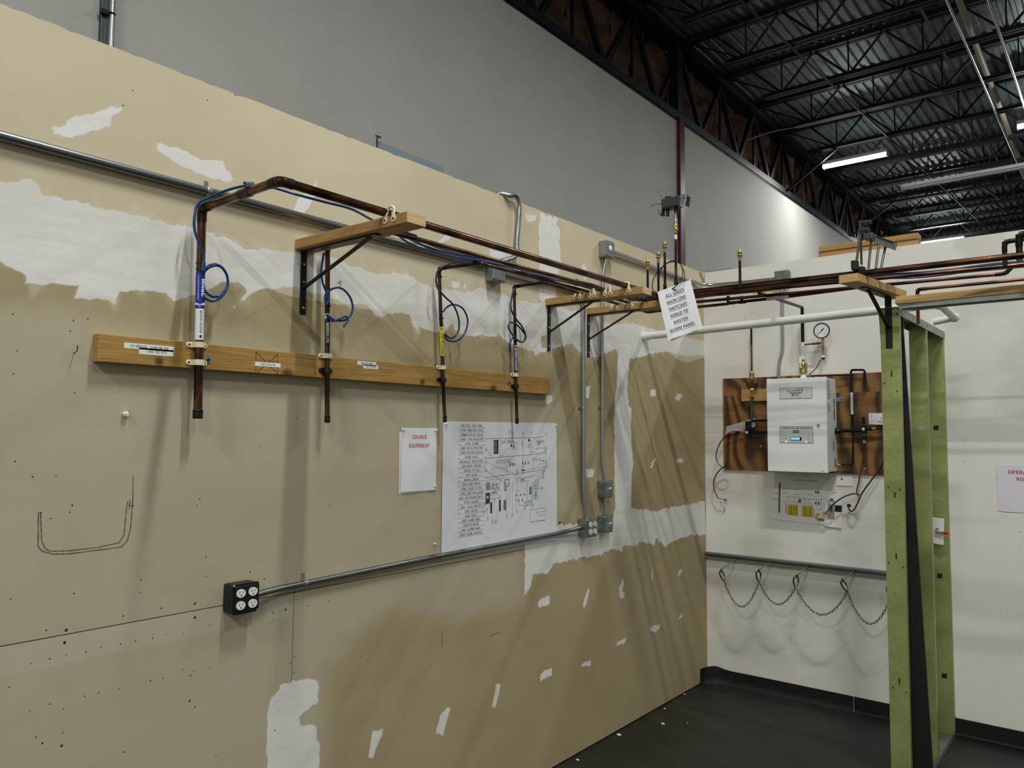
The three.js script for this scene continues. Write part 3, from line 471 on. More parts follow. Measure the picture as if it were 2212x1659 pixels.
// labels wrapped round the pipes, facing the room
function wrap(o, a, b, r, map, arc = 2.6, mid = 0.95) {
  a = V(a); b = V(b); const P = [], U = [], I = [], N = [], n = 12; const t = b.clone().sub(a).normalize();
  for (let j = 0; j < 2; j++) for (let i = 0; i <= n; i++) { const s = i / n, th = mid + arc * (s - 0.5); const q = new THREE.Vector3(Math.sin(th), 0, Math.cos(th)); q.addScaledVector(t, -q.dot(t)).normalize(); const c = (j ? b : a).clone().addScaledVector(q, r + 0.0008); P.push(c.x, c.y, c.z); N.push(q.x, q.y, q.z); U.push(s, j); if (j && i < n) { const k = i; I.push(k, k + 1, k + n + 2, k, k + n + 2, k + n + 1); } }
  const g = new THREE.BufferGeometry(); g.setAttribute('position', new THREE.Float32BufferAttribute(P, 3)); g.setAttribute('normal', new THREE.Float32BufferAttribute(N, 3)); g.setAttribute('uv', new THREE.Float32BufferAttribute(U, 2)); g.setIndex(I);
  return obj('pipe_label', g, sheetMat(map, 0.5), o);
}
const vertical = (W, H, bg, fg, text, font, up = true, extra) => print(W, H, (g) => { g.fillStyle = bg; g.fillRect(0, 0, W, H); if (extra) extra(g); g.save(); g.translate(W / 2, H / 2); g.rotate(up ? -Math.PI / 2 : Math.PI / 2); g.fillStyle = fg; g.textAlign = 'center'; g.textBaseline = 'middle'; g.font = font; g.fillText(text, 0, 0, H * 0.94); g.restore(); });
const at1 = (y) => [0.056, y, mix(4.083, 4.092, (y - 1.862) / (y1 - 1.862))];
wrap(pipe1, at1(2.232), at1(2.355), r1, print(128, 384, (g) => { g.fillStyle = '#1b1f8c'; g.fillRect(0, 0, 128, 384); g.fillStyle = '#fff'; g.beginPath(); g.moveTo(0, 384); g.lineTo(0, 322); g.lineTo(64, 350); g.lineTo(128, 322); g.lineTo(128, 384); g.fill(); g.fillStyle = '#2b2f9c'; g.fillRect(0, 354, 128, 30); g.fillStyle = '#fff'; g.font = 'bold 12px sans-serif'; g.textAlign = 'center'; g.fillText('GAS', 64, 374); g.save(); g.translate(98, 170); g.rotate(Math.PI / 2); g.textAlign = 'center'; g.font = 'bold 66px sans-serif'; g.fillText('WAGD', 0, 18, 300); g.restore(); g.save(); g.translate(48, 170); g.rotate(Math.PI / 2); g.textAlign = 'center'; g.font = '17px sans-serif'; g.fillText('WASTE ANESTHETIC GAS DISPOSAL', 0, 8, 300); g.restore(); }), 2.7, 1.0);
wrap(pipe1, at1(2.122), at1(2.229), r1, print(128, 320, (g) => { g.fillStyle = '#e8e9ea'; g.fillRect(0, 0, 128, 320); g.fillStyle = '#0c0c0c'; g.save(); g.translate(82, 135); g.rotate(Math.PI / 2); g.textAlign = 'center'; g.font = 'bold 30px sans-serif'; g.fillText('MEDICAL VACUUM', 0, 10, 230); g.restore(); g.beginPath(); g.ellipse(82, 285, 13, 16, 0, 0, 7); g.fill(); }), 2.5, 0.95);
const at2 = (y) => [0.052, y, mix(3.543, 3.56, (y - 1.855) / (y2 - 1.855))];
wrap(pipe2, at2(2.15), at2(2.28), r2, print(96, 512, (g) => { g.fillStyle = '#101212'; g.fillRect(0, 0, 96, 512); g.fillStyle = '#d8d8d4'; g.beginPath(); g.moveTo(0, 0); g.lineTo(96, 0); g.lineTo(96, 95); g.lineTo(48, 62); g.lineTo(0, 95); g.fill(); g.fillStyle = '#111'; g.fillRect(20, 14, 56, 12); g.fillRect(20, 34, 56, 10); g.save(); g.translate(48, 300); g.rotate(-Math.PI / 2); g.fillStyle = '#f2f2f0'; g.textAlign = 'center'; g.textBaseline = 'middle'; g.font = 'bold 62px sans-serif'; g.fillText('NITROGEN', 0, 2, 390); g.restore(); }), 2.6, 0.95);
const at3 = (y) => [0.05, y, mix(2.878, 2.928, (y - 1.868) / (y3 - 1.868))];
wrap(pipe3, at3(2.168), at3(2.3), r3, print(96, 512, (g) => { g.fillStyle = '#e8d81c'; g.fillRect(0, 0, 96, 512); g.fillStyle = '#14140c'; g.fillRect(14, 18, 68, 14); g.fillRect(14, 42, 68, 12); g.lineWidth = 6; g.beginPath(); g.moveTo(8, 96); g.lineTo(48, 72); g.lineTo(88, 96); g.stroke(); g.save(); g.translate(48, 305); g.rotate(-Math.PI / 2); g.textAlign = 'center'; g.textBaseline = 'middle'; g.font = 'bold 62px sans-serif'; g.fillText('MEDICAL AIR', 0, 2, 390); g.restore(); }), 2.6, 0.95);
const at4 = (y) => [0.05, y, mix(2.345, 2.375, (y - 1.868) / (y3 - 1.868))];
wrap(pipe4, at4(2.135), at4(2.27), r3, print(96, 512, (g) => { g.fillStyle = '#16265e'; g.fillRect(0, 0, 96, 512); g.fillStyle = '#e4e6ec'; g.fillRect(10, 14, 76, 14); g.fillRect(10, 38, 76, 12); g.beginPath(); g.moveTo(8, 100); g.lineTo(48, 70); g.lineTo(88, 100); g.fill(); g.save(); g.translate(48, 310); g.rotate(-Math.PI / 2); g.textAlign = 'center'; g.textBaseline = 'middle'; g.font = 'bold 60px sans-serif'; g.fillText('NITROUS OXIDE', 0, 2, 390); g.restore(); }), 2.6, 0.95);
// black cable ties round the drops
for (const [o, at, ys, r] of [[pipe1, at1, [2.365, 2.385], r1], [pipe2, at2, [2.31], r2], [pipe3, at3, [2.34, 2.53], r3], [pipe4, at4, [2.53], r3]]) for (const y of ys) { const p = at(y); obj('cable_tie', [lathe([[r, -0.002], [r + 0.0018, -0.002], [r + 0.0018, 0.002], [r, 0.002]], p, [0, 1, 0]), box(p[0] + r, p[0] + r + 0.008, y - 0.003, y + 0.003, p[2] - 0.003, p[2] + 0.003)], M.tie, o); }

// cream strap clamps where the pipes cross the arms: ears on the arm's front face
function armClamp(label, x, yTop, r, zf) {
  const o = thing('pipe_clamp', label, 'clamp', [x, ARM_T - 0.02, zf], 'cream pipe clamps on the timber arms'); const w = 0.007;
  obj('band', sweep(Array.from({ length: 15 }, (_, i) => { const a = Math.PI * (-0.12 + 1.24 * i / 14); return new THREE.Vector3(x + Math.cos(a) * (r + 0.003), ARM_T + r + Math.sin(a) * (r + 0.003), zf - 0.004); }), 0.0048, 6), M.cream, o);
  for (const s of [-1, 1]) { const ex = x + s * (r + 0.007), e = obj('ear', [bar([x + s * (r + 0.002), ARM_T + r * 0.7, zf + 0.001], [ex, ARM_T - 0.012, zf + 0.003], 0.005, 0.013, [1, 0, 0], 0.001), lathe([[0, 0.005], [0.011, 0.005], [0.0115, 0.003], [0.0115, 0], [0, 0]], [ex, ARM_T - 0.016, zf], [0, 0, 1], 16)], M.cream, o); obj('screw_hole', lathe([[0, 0.0007], [0.0042, 0.0007], [0.0042, 0]], [ex, ARM_T - 0.016, zf + 0.005], [0, 0, 1], 10), M.darkSlot, e); }
}
armClamp('cream clamp on the nearest arm holding the thick pipe', 0.545, y1, r1, 3.676);
armClamp('cream clamp on the middle arm, closest to the tan wall', 0.215, y3, r3, 2.035);
armClamp('cream clamp on the middle arm under the blue tubing bundle', 0.307, y3, r3, 2.035);
armClamp('cream clamp on the middle arm, second from its free end', 0.405, y2, r2, 2.035);
armClamp('cream clamp on the middle arm, closest to its free end', 0.512, y1, r1, 2.035);
armClamp('cream clamp on the farthest arm, closer to the tan wall', 0.19, y3, r3, 1.62);
armClamp('cream clamp on the farthest arm, closer to the paper sign', 0.295, y3, r3, 1.62);
// clamps that hold the drops on the long board
function boardClamp(label, c, r, mat, full) {
  const [x, y, z] = c, o = thing('pipe_clamp', label, 'clamp', [0.039, y, z], 'pipe clamps on the long board'); const h = 0.0095;
  obj('band', sweep(Array.from({ length: 13 }, (_, i) => { const a = -Math.PI / 2 + Math.PI * i / 12; return new THREE.Vector3(x + Math.cos(a) * (r + 0.0025), y, z + Math.sin(a) * (r + 0.0025)); }), 0.001, 4), mat, o);
  const band = extrude((() => { const s = new THREE.Shape(); s.absarc(0, 0, r + 0.0045, -Math.PI / 2, Math.PI / 2); s.lineTo(-(x - 0.0395), r + 0.0045); s.lineTo(-(x - 0.0395), r + 0.0006); s.absarc(0, 0, r + 0.0006, Math.PI / 2, -Math.PI / 2, true); s.lineTo(-(x - 0.0395), -r - 0.0006); s.lineTo(-(x - 0.0395), -r - 0.0045); return s; })(), h * 2, basis([1, 0, 0], [0, 0, -1], [0, 1, 0], [x, y - h, z]));
  obj('saddle', band, mat, o);
  for (const s of [-1, 1]) { const ez = z + s * (r + 0.014); const e = obj('ear', [box(0.0388, 0.0436, y - h, y + h, Math.min(z + s * (r + 0.002), ez), Math.max(z + s * (r + 0.002), ez), 0.001), lathe([[0, 0.005], [h - 0.001, 0.005], [h, 0.003], [h, 0]], [0.0388, y, ez], [1, 0, 0], 14)], mat, o); obj('screw_hole', lathe([[0, 0.0007], [0.0035, 0.0007], [0.0035, 0]], [0.0438, y, ez], [1, 0, 0], 8), M.darkSlot, e); }
}
boardClamp('upper cream clamp on the thick labelled pipe at the board', at1(2.106), r1, M.cream); boardClamp('lower cream clamp with open ears on the thick labelled pipe', at1(2.046), r1, M.cream);
boardClamp('cream clamp on the nitrogen labelled pipe at the board top', at2(2.113), r2, M.cream); boardClamp('black clamp on the nitrogen labelled pipe at the board', at2(2.056), r2, M.clampBlack);
boardClamp('cream clamp on the yellow labelled pipe at the board top', at3(2.114), r3, M.cream); boardClamp('black clamp on the yellow labelled pipe at the board', at3(2.058), r3, M.clampBlack);
boardClamp('cream clamp on the dark blue labelled pipe at the board top', at4(2.114), r3, M.cream); boardClamp('black clamp on the dark blue labelled pipe at the board', at4(2.055), r3, M.clampBlack);

// ---------- blue tubing ----------
function tubing(label, pts, mat = M.blue, r = 0.0044, extra) { const o = thing('blue_tubing', label, 'tubing', pts[0]); obj('tube', wire(pts, r, 8, pts.length * 9), mat, o); if (extra) extra(o); return o; }
tubing('blue tubing looped in a double coil beside the thick labelled pipe', [[0.36, y1 + 0.02, 4.12], [0.25,2.6392,4.0236], [0.17,2.6321,4.0516], [0.1,2.6098,4.0864], [0.075,2.5832,4.1167], [0.075,2.5328,4.1282], [0.075,2.4859,4.1249], [0.078,2.4415,4.1068], [0.078,2.403,4.0922], [0.08,2.3561,4.0951], [0.078,2.3715,4.0811], [0.08,2.3853,4.0556], [0.078,2.38,4.0232], [0.075,2.3515,4.0012], [0.072,2.3162,4.0001], [0.07,2.2876,4.0189], [0.07,2.2751,4.0495], [0.068,2.2864,4.0726], [0.066,2.3165,4.0859], [0.07,2.3545,4.0844], [0.085,2.3741,4.07], [0.088,2.381,4.0378], [0.085,2.3585,4.0109], [0.082,2.3244,4.0028], [0.08,2.2904,4.0145], [0.078,2.2664,4.0367], [0.075,2.2586,4.0604], [0.07,2.2663,4.078], [0.068,2.2783,4.084]], M.blue, 0.0046);
tubing('blue tubing running from the first pipe toward the nearest arm', [[0.36, y1 + 0.01, 4.12], [0.32,2.6214,4.0075], [0.36,2.6073,3.9272], [0.37,2.6059,3.8211], [0.38,2.6046,3.708], [0.38, y1 + 0.01, 3.6], [0.39, y1 - 0.005, 3.4]], M.blue);
tubing('single loop of blue tubing with a white tag beside the nitrogen pipe', [[0.08,2.5141,3.5972], [0.07,2.4416,3.6009], [0.072,2.3967,3.5946], [0.075,2.3535,3.5758], [0.078,2.3265,3.5707], [0.075,2.3131,3.577], [0.07,2.3442,3.5806], [0.07,2.3712,3.559], [0.07,2.3884,3.5072], [0.07,2.3616,3.4599], [0.07,2.3168,3.4422], [0.07,2.2706,3.4646], [0.07,2.2557,3.5266], [0.07,2.2725,3.5698], [0.075,2.2511,3.5463], [0.078,2.2754,3.4806], [0.08,2.265,3.4726], [0.08,2.2326,3.495]], M.blue, 0.0044, (o) => obj('tag', box(0.066, 0.076, [0.07,2.3366,3.4355][1] - 0.006, [0.07,2.3366,3.4355][1] + 0.006, [0.07,2.3376,3.4284][2], [0.07,2.3353,3.445][2]), M.white, o));
tubing('large drooping loop of blue tubing beside the yellow labelled pipe', [[0.26, y3 + 0.02, 2.91], [0.16,2.6009,2.8856], [0.09,2.581,2.9187], [0.07,2.5515,2.9552], [0.07,2.507,2.9664], [0.07,2.4728,2.9538], [0.075,2.4393,2.916], [0.075,2.4048,2.8536], [0.075,2.344,2.8179], [0.075,2.2892,2.8202], [0.075,2.2497,2.8666], [0.07,2.2652,2.9078], [0.07,2.2414,2.8891], [0.07,2.2438,2.8204], [0.07,2.2957,2.7635], [0.07,2.3524,2.7513], [0.07,2.3992,2.7845], [0.07,2.4104,2.8483], [0.07,2.3912,2.8947], [0.065,2.3677,2.9136]], M.blueDark);
tubing('small loop of blue tubing beside the dark blue labelled pipe', [[0.24, y3 + 0.02, 2.37], [0.16,2.5873,2.3243], [0.08,2.5801,2.3377], [0.07,2.5534,2.394], [0.068,2.4874,2.4211], [0.068,2.4446,2.4207], [0.072,2.4007,2.3875], [0.075,2.3631,2.3372], [0.075,2.3202,2.3095], [0.075,2.2869,2.3288], [0.07,2.2882,2.3687], [0.068,2.3216,2.4157], [0.068,2.3519,2.4422], [0.068,2.3749,2.4275], [0.07,2.374,2.3923], [0.07,2.3533,2.3423], [0.07,2.3144,2.2991], [0.07,2.2847,2.3301], [0.062,2.3003,2.3968], [0.06,2.2625,2.4202], [0.06,2.2273,2.4161]], M.blueDark);
{ const o = thing('tubing_bundle', 'thick bundle of blue tubes lying along the pipe rack', 'tubing', [0.3, y3, 1.9]);
  const spine = [[0.36, y3 + 0.03, 3.5], [0.31, y3 + 0.01, 3.36], [0.255, y3 + 0.012, 3.08], [0.268, y3 + 0.021, 2.8], [0.278, y3 + 0.021, 2.6], [0.292, y3 + 0.022, 2.4], [0.302, y3 + 0.022, 2.2], [0.298, y3 + 0.026, 2.0], [0.3, y3 + 0.022, 1.8], [0.33, y3 + 0.02, 1.58], [0.5, y3 + 0.016, 1.525], [0.8, y3 + 0.014, 1.5], [1.1, y3 + 0.018, 1.465], [1.45, y3 + 0.032, 1.42], [1.75, y3 + 0.014, 1.365], [2.05, y3 + 0.022, 1.335], [2.4, y3 + 0.014, 1.3]];
  for (let k = 0; k < 6; k++) { const a = k * 1.047, R = k ? 0.012 : 0; obj('tube', wire(spine.slice(k > 3 ? 4 : 0).map((p, i) => { const c = a + i * 0.55 + k, s = 0.6 + HASH[k * 91 + i * 7] * 0.9; return [p[0] + (i > 9 ? 0 : Math.cos(c) * R * s), p[1] + Math.sin(c) * R * s, p[2] + (i > 9 ? Math.cos(c) * R * s : 0)]; }), 0.0045, 7, 110), k % 2 ? M.blueDark : M.blue, o); }
  for (const p of [[0.32, y3 + 0.018, 2.2], [1.0, y3 + 0.018, 1.468], [1.4, y3 + 0.028, 1.436]]) obj('cable_tie', torus(0.0165, 0.002, p, p[2] > 1.6 ? [0, 0, 1] : [1, 0, 0], 16), M.tie, o); }

// ---------- conduits and electrical boxes on the left wall ----------
function conduitRun(label, pts, r, straps = [], mat = M.emt, R = 0.09) {
  const o = thing('conduit', label, 'conduit', pts[0]); obj('tube', pipe(pts, r, R, 14), mat, o);
  for (const [p, d, side] of straps) { const t = V(d).clone().normalize(); obj('strap', [lathe([[r, -0.008], [r + 0.0022, -0.008], [r + 0.0022, 0.008], [r, 0.008]], p, d), side === 'y' ? box(0, 0.0025, p[1] - 0.008 + r, p[1] + r + 0.026, p[2] - 0.008, p[2] + 0.008, 0.001) : box(0, 0.0025, p[1] - 0.008, p[1] + 0.008, p[2] + r - 0.004, p[2] + r + 0.02, 0.001)], M.galv, o); }
  return o;
}
conduitRun('long grey conduit running along the tan wall above the timber arms', [[0.0158, 2.657, 5.6], [0.0158, 2.652, 2.555]], 0.0148, [[[0.0158, 2.654, 4.05], [0, 0, 1], 'y']], M.emtDark);
conduitRun('grey conduit bending down from the junction box to the ivory outlets', [[0.0158, 2.645, 2.44], [0.0158, 2.64, 1.68], [0.0158, 1.45, 1.676], [0.03, 1.318, 1.66]], 0.0138, [[[0.0158, 1.96, 1.678], [0, 1, 0], 'z']]);
conduitRun('thin grey conduit dropping from the high box to the switches', [[0.03, 2.893, 1.445], [0.012, 2.8, 1.455], [0.0118, 2.5, 1.467], [0.0118, 1.64, 1.469], [0.03, 1.53, 1.458]], 0.0108, [[[0.0118, 1.97, 1.468], [0, 1, 0], 'z']], M.emt, 0.12);
conduitRun('grey conduit from the high box turning the corner onto the back wall', [[0.02, 2.952, 1.39], [0.0148, 2.945, 0.2], [0.03, 2.94, 0.03], [0.3, 2.935, 0.016], [0.57, 2.93, 0.016]], 0.0118);
conduitRun('dark sagging conduit linking the two quad outlet boxes', [[0.035, 1.228, 3.83], [0.02, 1.232, 3.72], [0.016, 1.233, 3.6], [0.016, 1.25, 2.9], [0.016, 1.257, 2.3], [0.018, 1.265, 1.85], [0.035, 1.278, 1.705]], 0.0115, [[[0.016, 1.2335, 3.604], [0, 0, 1], 'y']], M.emtDark, 0.2);
{ const o = thing('flexible_conduit', 'ribbed metal flexible conduit hooking over the tan wall top', 'conduit', [0.03, 2.7, 2.34]);
  const c = new THREE.CatmullRomCurve3([[-0.06, 3.02, 2.44], [-0.02, 3.06, 2.42], [0.02,3.0545,2.3829], [0.03,3.064,2.3373], [0.03,3.026,2.3095], [0.028,2.9515,2.3102], [0.026,2.8253,2.3222], [0.03,2.7484,2.3343], [0.032, 2.685, 2.47]].map(V)); obj('armour', sweep(c.getPoints(260), (t, l) => 0.0125 + 0.0022 * Math.sin(l * 690), 12), M.galv, o); }
const onWall = (y, z, x = 0) => basis([0, 0, -1], [0, 1, 0], [1, 0, 0], [x, y, z]);
function rrect(w, h, r) { const s = new THREE.Shape(); s.moveTo(-w / 2 + r, -h / 2); s.lineTo(w / 2 - r, -h / 2); s.quadraticCurveTo(w / 2, -h / 2, w / 2, -h / 2 + r); s.lineTo(w / 2, h / 2 - r); s.quadraticCurveTo(w / 2, h / 2, w / 2 - r, h / 2); s.lineTo(-w / 2 + r, h / 2); s.quadraticCurveTo(-w / 2, h / 2, -w / 2, h / 2 - r); s.lineTo(-w / 2, -h / 2 + r); s.quadraticCurveTo(-w / 2, -h / 2, -w / 2 + r, -h / 2); return s; }
function wallBox(label, y, z, depth, mat, kind, size = 0.104, cat = 'outlet box') {
  const o = thing(kind === 'quad' ? 'outlet_box' : kind === 'switch' ? 'switch_box' : 'junction_box', label, cat, [0, y, z]);
  obj('body', extrude(rrect(size, size, 0.01), depth, onWall(y, z, 0.0005), 0.001), mat, o);
  for (const dy of kind === 'junction' ? [0] : [-0.022, 0.022]) obj('knockout', lathe([[0, 0.0016], [0.011, 0.0014], [0.0115, 0]], [depth * 0.5, y + dy, z + size / 2 + 0.001], [0, 0, 1], 14), mat, o);
  const cover = obj('cover_plate', [extrude(rrect(size + 0.004, size + 0.004, 0.012), 0.0025, onWall(y, z, depth + 0.0012), 0.0008), extrude(rrect(size - 0.012, size - 0.012, 0.006), 0.007, onWall(y, z, depth + 0.002), 0.0012)], mat, o); const f = depth + 0.0102;
  for (const [a, b] of [[-1, 1], [1, -1]]) obj('screw', lathe([[0, 0.003], [0.004, 0.002], [0.0042, 0]], [depth + 0.004, y + b * (size / 2 - 0.003), z - a * (size / 2 - 0.004)], [1, 0, 0], 8), M.chrome, cover);
  if (kind === 'quad') for (const dz of [0.0235, -0.0235]) for (const dy of [0.021, -0.021]) {
    const s = new THREE.Shape(); s.absarc(0, 0, 0.0172, Math.PI * 0.29, Math.PI * 0.71); s.absarc(0, 0, 0.0172, Math.PI * 0.71 + 0.0, Math.PI * 1.29); s.absarc(0, 0, 0.0172, Math.PI * 1.29, Math.PI * 1.71); s.absarc(0, 0, 0.0172, Math.PI * 1.71, Math.PI * 2.29); const g = extrude(s, 0.0035, onWall(y + dy, z + dz, f)); g.translate(0, -(y + dy), 0); g.scale(1, 0.86, 1); g.translate(0, y + dy, 0);
    const q = obj('receptacle', g, kind === 'quad' && z < 2 ? M.ivory : M.white, o);
    obj('slot', [box(f + 0.0032, f + 0.004, y + dy, y + dy + 0.008, z + dz + 0.0055, z + dz + 0.0075), box(f + 0.0032, f + 0.004, y + dy + 0.001, y + dy + 0.007, z + dz - 0.0075, z + dz - 0.0055), lathe([[0, 0.0006], [0.0026, 0.0006], [0.0026, 0]], [f + 0.0033, y + dy - 0.0075, z + dz], [1, 0, 0], 10)], M.darkSlot, q);
  }
  if (kind === 'switch') { const lv = obj('toggle', bar([f, y, z], [f + 0.016, y + 0.009, z], 0.008, 0.009, [0, 1, 0], 0.001), M.white, o); obj('toggle_frame', box(f, f + 0.0015, y - 0.014, y + 0.014, z - 0.007, z + 0.007), M.galv, o); }
  if (kind === 'pilot') obj('pilot_button', lathe([[0, 0.006], [0.012, 0.005], [0.017, 0.003], [0.018, 0]], [f, y + 0.006, z], [1, 0, 0], 20), M.white, o);
  return o;
}
wallBox('dark quad outlet box with white receptacles at the drywall seam', 1.228, 3.884, 0.055, std(0x2c3232, 0.42, 0.7), 'quad', 0.1);
wallBox('dark quad outlet box with ivory receptacles beside the diagram poster', 1.272, 1.662, 0.06, M.boxSteel, 'quad', 0.1);
wallBox('upper switch box on the thin conduit beside the poster', 1.482, 1.455, 0.042, M.boxSteel, 'switch', 0.098, 'switch box');
wallBox('lower switch box next to the ivory outlets', 1.275, 1.456, 0.042, M.boxSteel, 'switch', 0.098, 'switch box');
conduitRun('short conduit nipple joining the two switch boxes', [[0.025, 1.33, 1.456], [0.025, 1.43, 1.456]], 0.0105);
wallBox('galvanised box with round white cover near the tan wall top', 2.945, 1.438, 0.045, M.galv, 'pilot', 0.1, 'junction box');
wallBox('blank galvanised junction box on the long wall conduit', 2.627, 2.497, 0.045, M.galv, 'junction', 0.098, 'junction box');
{ const o = thing('junction_box', 'grey blank box high on the white back wall behind the pipes', 'junction box', [0.61, 2.9, 0]); obj('body', box(0.565, 0.665, 2.875, 2.975, 0.0005, 0.045, 0.008), M.boxSteel, o); obj('cover_plate', box(0.562, 0.668, 2.872, 2.978, 0.045, 0.05, 0.004), M.boxSteel, o); }
conduitRun('bright conduit kinking down the back wall to the gas cabinet', [[0.607, 2.873, 0.02], [0.604, 2.46, 0.02], [0.601, 2.40, 0.022], [0.58, 2.34, 0.03], [0.577, 2.19, 0.035]], 0.0105, [], M.emt, 0.05);
{ const o = thing('steel_plate', 'bluish steel stud plate sticking up behind the tan wall top', 'plate', [-0.1, 3.03, 2.97]); obj('plate', box(-0.104, -0.1, 3.02, 3.131, 2.749, 3.185), std(0x6d7a80, 0.6), o); obj('hook', wire([[-0.09, 3.07, 3.19], [-0.09, 3.14, 3.19], [-0.088, 3.146, 3.178]], 0.004, 6), M.blackMetal, o); obj('hook', wire([[-0.09, 3.145, 3.2], [-0.09, 3.147, 3.17]], 0.004, 6), M.blackMetal, o); }
{ const o = thing('wall_strut', 'steel strut and shiny conduit rising up the grey wall', 'strut', [GX, 0, 3.2]); obj('channel', box(GX + 0.001, GX + 0.04, 0.02, 6.8, 3.185, 3.226, 0.004, 'y'), std(0x55605c, 0.4, 0.6), o); obj('conduit', rod([GX + 0.06, 0.02, 3.165], [GX + 0.06, 6.8, 3.165], 0.021, 14), M.emt, o); obj('clamp', [torus(0.024, 0.006, [GX + 0.06, 4.72, 3.17], [0, 1, 0]), box(GX + 0.04, GX + 0.075, 4.70, 4.73, 3.15, 3.24)], M.blackMetal, o); }
{ const o = thing('steel_scrap', 'small grey flashing scrap lying on the back wall top', 'scrap', [0.1, WALL_H, -0.04]); obj('plate', [box(0.02, 0.21, WALL_H + 0.0005, WALL_H + 0.012, -0.06, -0.01), box(-0.02, 0.03, WALL_H + 0.0005, WALL_H + 0.004, -0.05, -0.02)], M.track, o); }
{ const o = thing('wall_anchor', 'crumpled white plug poking out of the tan wall', 'anchor', [0,1.8665,4.2957]); const g = strip(new THREE.IcosahedronGeometry(0.0095, 1)); const P = g.attributes.position; for (let i = 0; i < P.count; i++) { const k = 0.45 + 1.1 * vn(P.getX(i) * 160 + 20, P.getY(i) * 160 + P.getZ(i) * 90 + 20); P.setXYZ(i, P.getX(i) * k, P.getY(i) * k, P.getZ(i) * k); } g.computeVertexNormals(); const c = [0.008,1.8664,4.2993]; g.translate(...c); obj('plug', g, M.paper, o); obj('torn_paper', sheet([0.004, c[1] + 0.004, c[2] - 0.002], [0.006, c[1] + 0.006, c[2] - 0.014], [0.012, c[1] + 0.018, c[2] - 0.012], [0.01, c[1] + 0.012, c[2] - 0.004], 0.001), M.paper, o); }
{ const c = [0,2.0509,4.4597], o = thing('nail', 'bent nail sticking out of the tan wall left of the board', 'nail', c); obj('shank', wire([[0, c[1], c[2]], [0.022, c[1] + 0.003, c[2]], [0.03, c[1] + 0.02, c[2] + 0.001]], 0.0014, 6), M.blackMetal, o); }

// ---------- papers on the left wall ----------
function pin(label, c, color, n = [1, 0, 0]) { const o = thing('push_pin', label, 'push pin', c, 'push pins'); obj('head', lathe([[0, 0.012], [0.0042, 0.0115], [0.0046, 0.009], [0.0026, 0.006], [0.0028, 0.003], [0.005, 0.001], [0.005, 0]], c, n, 12), std(color, 0.25), o); return o; }
const sourcePrint = print(512, 664, (g, W, H) => { g.fillStyle = '#e4e5e7'; g.fillRect(0, 0, W, H); g.fillStyle = '#b01f2c'; g.font = 'bold 56px sans-serif'; g.textAlign = 'center'; g.fillText('SOURCE', 260, 116, 210); g.fillText('EQUIPMENT', 256, 208, 306); });
{ const o = thing('paper_sheet', 'blank white sheet peeking out behind the source equipment sign', 'paper', [0, 1.55, 3.0]); obj('page', sheet([0.0012, 1.543, 3.112], [0.0012, 1.548, 2.9], [0.0012, 1.822, 2.9], [0.0012, 1.815, 3.114], 0.001), M.paper, o); }
{ const o = thing('paper_sign', 'white letter sheet printed in red on the tan wall', 'paper', [0, 1.55, 3.0]); obj('page', sheet([0.004, 1.552, 3.105], [0.004, 1.551, 2.886], [0.003, 1.835, 2.884], [0.003, 1.835, 3.102], 0.003), sheetMat(sourcePrint), o); }
pin('clear push pin at the upper near corner of the red printed sheet', [0.006, 1.825, 3.093], 0xd8dcdc); pin('clear push pin at the upper far corner of the red printed sheet', [0.006, 1.825, 2.892], 0xd8dcdc); pin('yellow push pin at the lower corner of the red printed sheet', [0.008, 1.567, 2.895], 0xc9d42a); pin('clear push pin alone in the tan wall below the red printed sheet', [0.001, 1.305, 2.886], 0xe2e0da);
const POSTER_LINES = ['CRITICAL CARE AREA', 'FUTURE CONNECTION VALVES', 'COMMON RELIEF VALVE', 'FINAL LINE REGULATOR', 'LOCAL ALARM', 'LOWER VENTILATION VENT', 'PRIMARY PRESSURE REGULATOR', 'RISER VALVE', 'MECHANICAL VENTILATION', 'DEW POINT SENSOR', 'INTAKE FILTER', 'SITE GLASS', 'MANUAL DRAIN', 'DESICCANT DRYER', 'FINAL LINE FILTER', 'FINAL LINE REGULATOR', 'MAIN LINE PRESSURE SWITCH', 'RISER VALVES', 'WALL INLET/OUTLET', 'ZONE VALVES', 'WAGD INLET', 'AREA ALARM PANEL', 'SERVICE VALVE', 'AREA ALARM PANEL', 'AREA ALARM SENSORS'];
